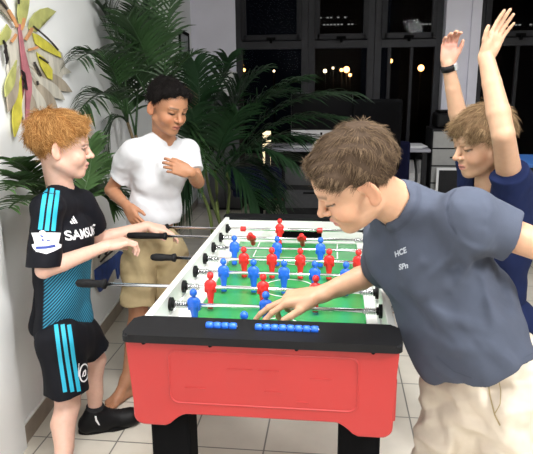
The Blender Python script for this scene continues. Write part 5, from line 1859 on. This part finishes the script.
def office_chair(px0, px1, ytop, ybot, Y, label, m, seat_z=0.46, face=1):
    """seen from behind: back rest, seat, post and star foot"""
    a, b = at(px0, ytop, Y), at(px1, ybot, Y)
    cx = (a[0] + b[0]) / 2; w = b[0] - a[0]
    t = thing('office_chair', (cx, Y + 0.25, 0), label, 'office chair', rz=0)
    bm = bmesh.new()
    vs = bx(bm, (0, 0, 0), (w, 0.07, a[2] - max(b[2], 0.5)), 0.03, seg=4)
    bmesh.ops.subdivide_edges(bm, edges=[e for e in bm.edges if abs(e.verts[0].co.x - e.verts[1].co.x) > 0.05], cuts=6, use_grid_fill=True)
    for v in bm.verts: v.co.y += 0.12 * (v.co.x / w) ** 2 * -1 * face
    bmesh.ops.translate(bm, verts=bm.verts, vec=(cx, Y, (a[2] + max(b[2], 0.5)) / 2))
    obj('backrest', bm, m, t, smooth=True)
    bm = bmesh.new(); bx(bm, (cx, Y + 0.27 * face, seat_z), (w * 1.02, 0.44, 0.08), 0.03, seg=3); obj('seat', bm, m, t)
    bm = bmesh.new(); bx(bm, (cx, Y + 0.04 * face, seat_z + 0.04), (0.06, 0.03, 0.22), 0.006); bx(bm, (cx, Y + 0.15 * face, seat_z - 0.05), (0.06, 0.25, 0.02), 0.004); obj('back_bracket', bm, M['black_matte'], t)
    bm = bmesh.new(); cyl(bm, (cx, Y + 0.27 * face, 0.1), (cx, Y + 0.27 * face, seat_z - 0.03), 0.025); obj('post', bm, M['black_matte'], t)
    for i in range(5):
        an = 2 * PI * i / 5 + .3
        e = (cx + 0.27 * math.cos(an), Y + 0.27 * face + 0.27 * math.sin(an))
        bm = bmesh.new(); tube(bm, [(cx, Y + 0.27 * face, 0.11), (e[0], e[1], 0.075)], [0.022, 0.014], 8); l = obj('leg', bm, M['black_matte'], t)
        bm = bmesh.new(); cyl(bm, (e[0] - .012, e[1], 0.031), (e[0] + .012, e[1], 0.031), 0.030, seg=14); obj('caster', bm, M['black_plastic'], l)
    return t


office_chair(231, 282, 166, 212, 3.10, 'navy office chair in front of the desk, below the dark palm', M['navy'])
office_chair(352, 399, 99, 170, 3.0, 'tall black office chair in front of the desk, right of the black screen', M['black_matte'])
office_chair(386, 408, 141, 185, 3.72, 'navy chair at the right end of the long desk, beside the papers', M['navy'])

# lit paper floor lamp behind the desk
q0, q1 = at(262.5, 131, 4.72), at(271, 165, 4.72)
cx = (q0[0] + q1[0]) / 2; r = (q1[0] - q0[0]) / 2
t = thing('floor_lamp', (cx, 4.72, 0), 'slim lit paper floor lamp shining beyond the dark palm fronds', 'lamp')
bm = bmesh.new(); lathe(bm, [(0.001, q1[2]), (r, q1[2]), (r, q0[2]), (r * .5, q0[2]), (0.001, q0[2])], 20, Matrix.Translation((cx, 4.72, 0)))
obj('lamp_shade', bm, mat('lit_paper', (0.8, 0.7, 0.5), 0.7, emit=(1.0, 0.80, 0.48), estr=1.1), t, smooth=False)
bm = bmesh.new(); cyl(bm, (cx, 4.72, 0.02), (cx, 4.72, q1[2]), 0.012); obj('pole', bm, M['black_matte'], t)
bm = bmesh.new(); cyl(bm, (cx, 4.72, 0.0005), (cx, 4.72, 0.025), 0.11, 0.10, 24); obj('base', bm, M['black_matte'], t)

# drawer unit, printer and leaning picture by the column
a, b = at(433, 129, 4.15), at(476, 200, 4.15)
t = thing('drawer_unit', ((a[0] + b[0]) / 2, 4.4, 0), 'pale grey chest of drawers in front of the column', 'drawers')
X0, X1, ZT = float(a[0]), float(b[0]), float(a[2])
bm = bmesh.new(); bx(bm, ((X0 + X1) / 2, 4.40, ZT / 2), (X1 - X0, 0.46, ZT - 0.002), 0.004); obj('cabinet_body', bm, M['desk_dark'], t)
M['drawer'] = mat('pale_grey_drawer', (0.34, 0.34, 0.33), 0.5, noise=0.06)
nd = 5
for i in range(nd):
    z = 0.06 + (ZT - 0.08) * (i + .5) / nd
    bm = bmesh.new(); bx(bm, ((X0 + X1) / 2, 4.163, z), (X1 - X0 - 0.02, 0.018, (ZT - 0.08) / nd - 0.014), 0.003); d = obj('drawer', bm, M['drawer'], t)
    bm = bmesh.new(); bx(bm, ((X0 + X1) / 2, 4.148, z), (0.10, 0.014, 0.014), 0.003); obj('drawer_handle', bm, M['desk_dark'], d)
t = thing('printer', ((X0 + X1) / 2, 4.38, ZT), 'black printer standing on the pale chest of drawers', 'printer')
bm = bmesh.new(); bx(bm, ((X0 + X1) / 2 + .02, 4.39, ZT + 0.075), (0.42, 0.36, 0.148), 0.03, seg=3); obj('printer_body', bm, M['black_plastic'], t)
bm = bmesh.new(); bx(bm, ((X0 + X1) / 2 + .02, 4.19, ZT + 0.035), (0.28, 0.06, 0.012), 0.003); obj('paper_tray', bm, M['black_matte'], t)
bm = bmesh.new(); bx(bm, ((X0 + X1) / 2 + .02, 4.40, ZT + 0.160), (0.36, 0.28, 0.022), 0.008); obj('lid', bm, M['black_matte'], t)
a, b = at(437, 168, 4.05), at(470, 196, 4.05)
t = thing('picture_frame', ((a[0] + b[0]) / 2, 4.06, 0), 'white framed dark picture standing on the floor against the chest of drawers', 'picture')
bm = bmesh.new()
cx, wz = (a[0] + b[0]) / 2, float(a[2])
bx(bm, (a[0] + .012, 4.07, wz / 2), (0.024, 0.02, wz), 0.002); bx(bm, (b[0] - .012, 4.07, wz / 2), (0.024, 0.02, wz), 0.002)
bx(bm, (cx, 4.07, wz - .012), (b[0] - a[0] - .04, 0.02, 0.024), 0.002); bx(bm, (cx, 4.07, .014), (b[0] - a[0] - .04, 0.02, 0.026), 0.002)
obj('frame', bm, M['paper'], t)
bm = bmesh.new(); bx(bm, (cx, 4.075, wz / 2), (b[0] - a[0] - .04, 0.008, wz - .04)); obj('picture', bm, M['desk_dark'], t)

# files on a low shelf under the right end of the desk
a, b = at(400, 162, 4.2), at(430, 187, 4.2)
t = thing('low_shelf', ((a[0] + b[0]) / 2, 4.35, 0), 'dark low shelf under the right end of the desk', 'shelf')
zs = float(b[2])
xs0, xs1 = float(a[0]), float(b[0]) - 0.02
bm = bmesh.new(); bx(bm, ((xs0 + xs1) / 2, 4.34, zs - 0.01), (xs1 - xs0, 0.30, 0.02), 0.003); obj('shelf_board', bm, M['desk_dark'], t)
for x in (xs0 + .012, xs1 - .012):
    bm = bmesh.new(); bx(bm, (x, 4.34, (zs - .02) / 2), (0.02, 0.28, zs - 0.021), 0.003); obj('side_panel', bm, M['desk_dark'], t)
for i, lab in enumerate(('white magazine file under the desk, first from the navy chair', 'white magazine file under the desk, second from the navy chair', 'white magazine file under the desk, third from the navy chair')):
    x = xs0 + 0.045 + i * 0.085
    bm = bmesh.new()
    prism(bm, [(4.22, zs + .0005), (4.45, zs + .0005), (4.45, zs + .25), (4.36, zs + .25), (4.22, zs + .14)], x - .028, x + .028, lambda u, v, w_: (w_, u, v))
    tag(obj('magazine_file', bm, M['paper']), lab, 'file', 'magazine files under the desk')

# blue table at the right edge
a, b = at(514, 158, 2.6), at(575, 158, 2.6)
zt = float(at(520, 164, 2.45)[2])
t = thing('table', ((a[0] + b[0]) / 2, 2.8, 0), 'blue-topped table with chrome legs, behind the boy with raised arms', 'table')
bm = bmesh.new(); bx(bm, ((a[0] + b[0]) / 2, 2.75, zt - .014), (b[0] - a[0], 0.60, 0.028), 0.006); obj('table_top', bm, M['blue_top'], t)
bm = bmesh.new(); bx(bm, ((a[0] + b[0]) / 2, 2.75, zt - .06), (b[0] - a[0] - .06, 0.52, 0.06), 0.004); obj('apron', bm, M['desk_dark'], t)
for x in (a[0] + .05, b[0] - .05):
    for y in (2.50, 3.0):
        bm = bmesh.new(); cyl(bm, (x, y, 0.001), (x, y, zt - .08), 0.018); obj('leg', bm, M['chrome'], t)

# white box on the dark cabinet by the back wall
a, b = at(213, 72, 4.62), at(233, 96, 4.62)
t = thing('cabinet', ((a[0] + b[0]) / 2, 4.75, 0), 'dark cabinet by the back wall, under the white box', 'cabinet')
zc = float(b[2])
bm = bmesh.new(); bx(bm, ((a[0] + b[0]) / 2, 4.76, zc / 2), (0.36, 0.34, zc - .002), 0.004); obj('cabinet_body', bm, M['desk_dark'], t)
for s in (-1, 1):
    bm = bmesh.new(); bx(bm, ((a[0] + b[0]) / 2 + s * .088, 4.582, zc / 2), (0.168, 0.016, zc - .06), 0.003); d = obj('door', bm, M['grey_panel'], t)
    bm = bmesh.new(); bx(bm, ((a[0] + b[0]) / 2 + s * .02, 4.57, zc * .6), (0.012, 0.014, 0.10), 0.003); obj('door_handle', bm, M['alu'], d)
t = thing('storage_box', ((a[0] + b[0]) / 2, 4.75, zc), 'white storage box standing on the dark cabinet by the back wall', 'box')
bm = bmesh.new(); bx(bm, ((a[0] + b[0]) / 2, 4.76, zc + (a[2] - zc) * .42), (b[0] - a[0], 0.26, (a[2] - zc) * .83), 0.004); obj('box_body', bm, M['paper'], t)
bm = bmesh.new(); bx(bm, ((a[0] + b[0]) / 2, 4.76, zc + (a[2] - zc) * .92), (b[0] - a[0] + .012, 0.272, (a[2] - zc) * .16), 0.003); obj('lid', bm, M['white_lam'], t)

# pictures and a wooden box shelf far along the left wall
def wall_frame(p, q, label, m_in):
    A, B = at_wall(p[0], p[1], 0.002), at_wall(q[0], q[1], 0.002)
    y0, y1 = sorted((A[1], B[1])); z0, z1 = sorted((A[2], B[2]))
    t = thing('picture_frame', (wall_x((y0 + y1) / 2), (y0 + y1) / 2, z0), label, 'picture')
    bm = bmesh.new(); wall_slab(bm, y0, y1, 0.024, z1 - .03, z1, 0.02); wall_slab(bm, y0, y1, 0.024, z0, z0 + .03, 0.02)
    wall_slab(bm, y0, y0 + .03, 0.024, z0 + .03, z1 - .03, 0.02); wall_slab(bm, y1 - .03, y1, 0.024, z0 + .03, z1 - .03, 0.02); obj('frame', bm, M['black_matte'], t)
    bm = bmesh.new(); wall_slab(bm, y0 + .03, y1 - .03, 0.014, z0 + .03, z1 - .03, 0.01); obj('picture', bm, m_in, t)


wall_frame((178, 29), (188.5, 66), 'tall black-framed picture on the wall behind the palm', mat('grey_print_picture', (0.25, 0.27, 0.27), 0.4, noise=0.5, nscale=12))
wall_frame((185.5, 67), (193, 84), 'small black-framed picture on the wall, lower than the tall one', mat('dark_print_picture', (0.10, 0.10, 0.10), 0.4, noise=0.5, nscale=12))
A, B = at_wall(187, 86, 0.16), at_wall(201, 107, 0.16)
t = thing('wall_shelf', tuple(A), 'brown wooden box shelf on the wall behind the palm', 'shelf')
y0, y1 = sorted((A[1], B[1])); z0, z1 = sorted((A[2], B[2]))
for nm, a_, b_, c_, d_ in (('top_board', y0, y1, z1 - .02, z1), ('bottom_board', y0, y1, z0, z0 + .02), ('side_board', y0, y0 + .02, z0 + .0205, z1 - .0205), ('side_board', y1 - .02, y1, z0 + .0205, z1 - .0205)):
    bm = bmesh.new(); wall_slab(bm, a_, b_, 0.16, c_, d_, 0.158); obj(nm, bm, M['wood'], t)
bm = bmesh.new(); wall_slab(bm, y0 + .0205, y1 - .0205, 0.012, z0 + .0205, z1 - .0205, 0.01); obj('back_board', bm, M['wood'], t)
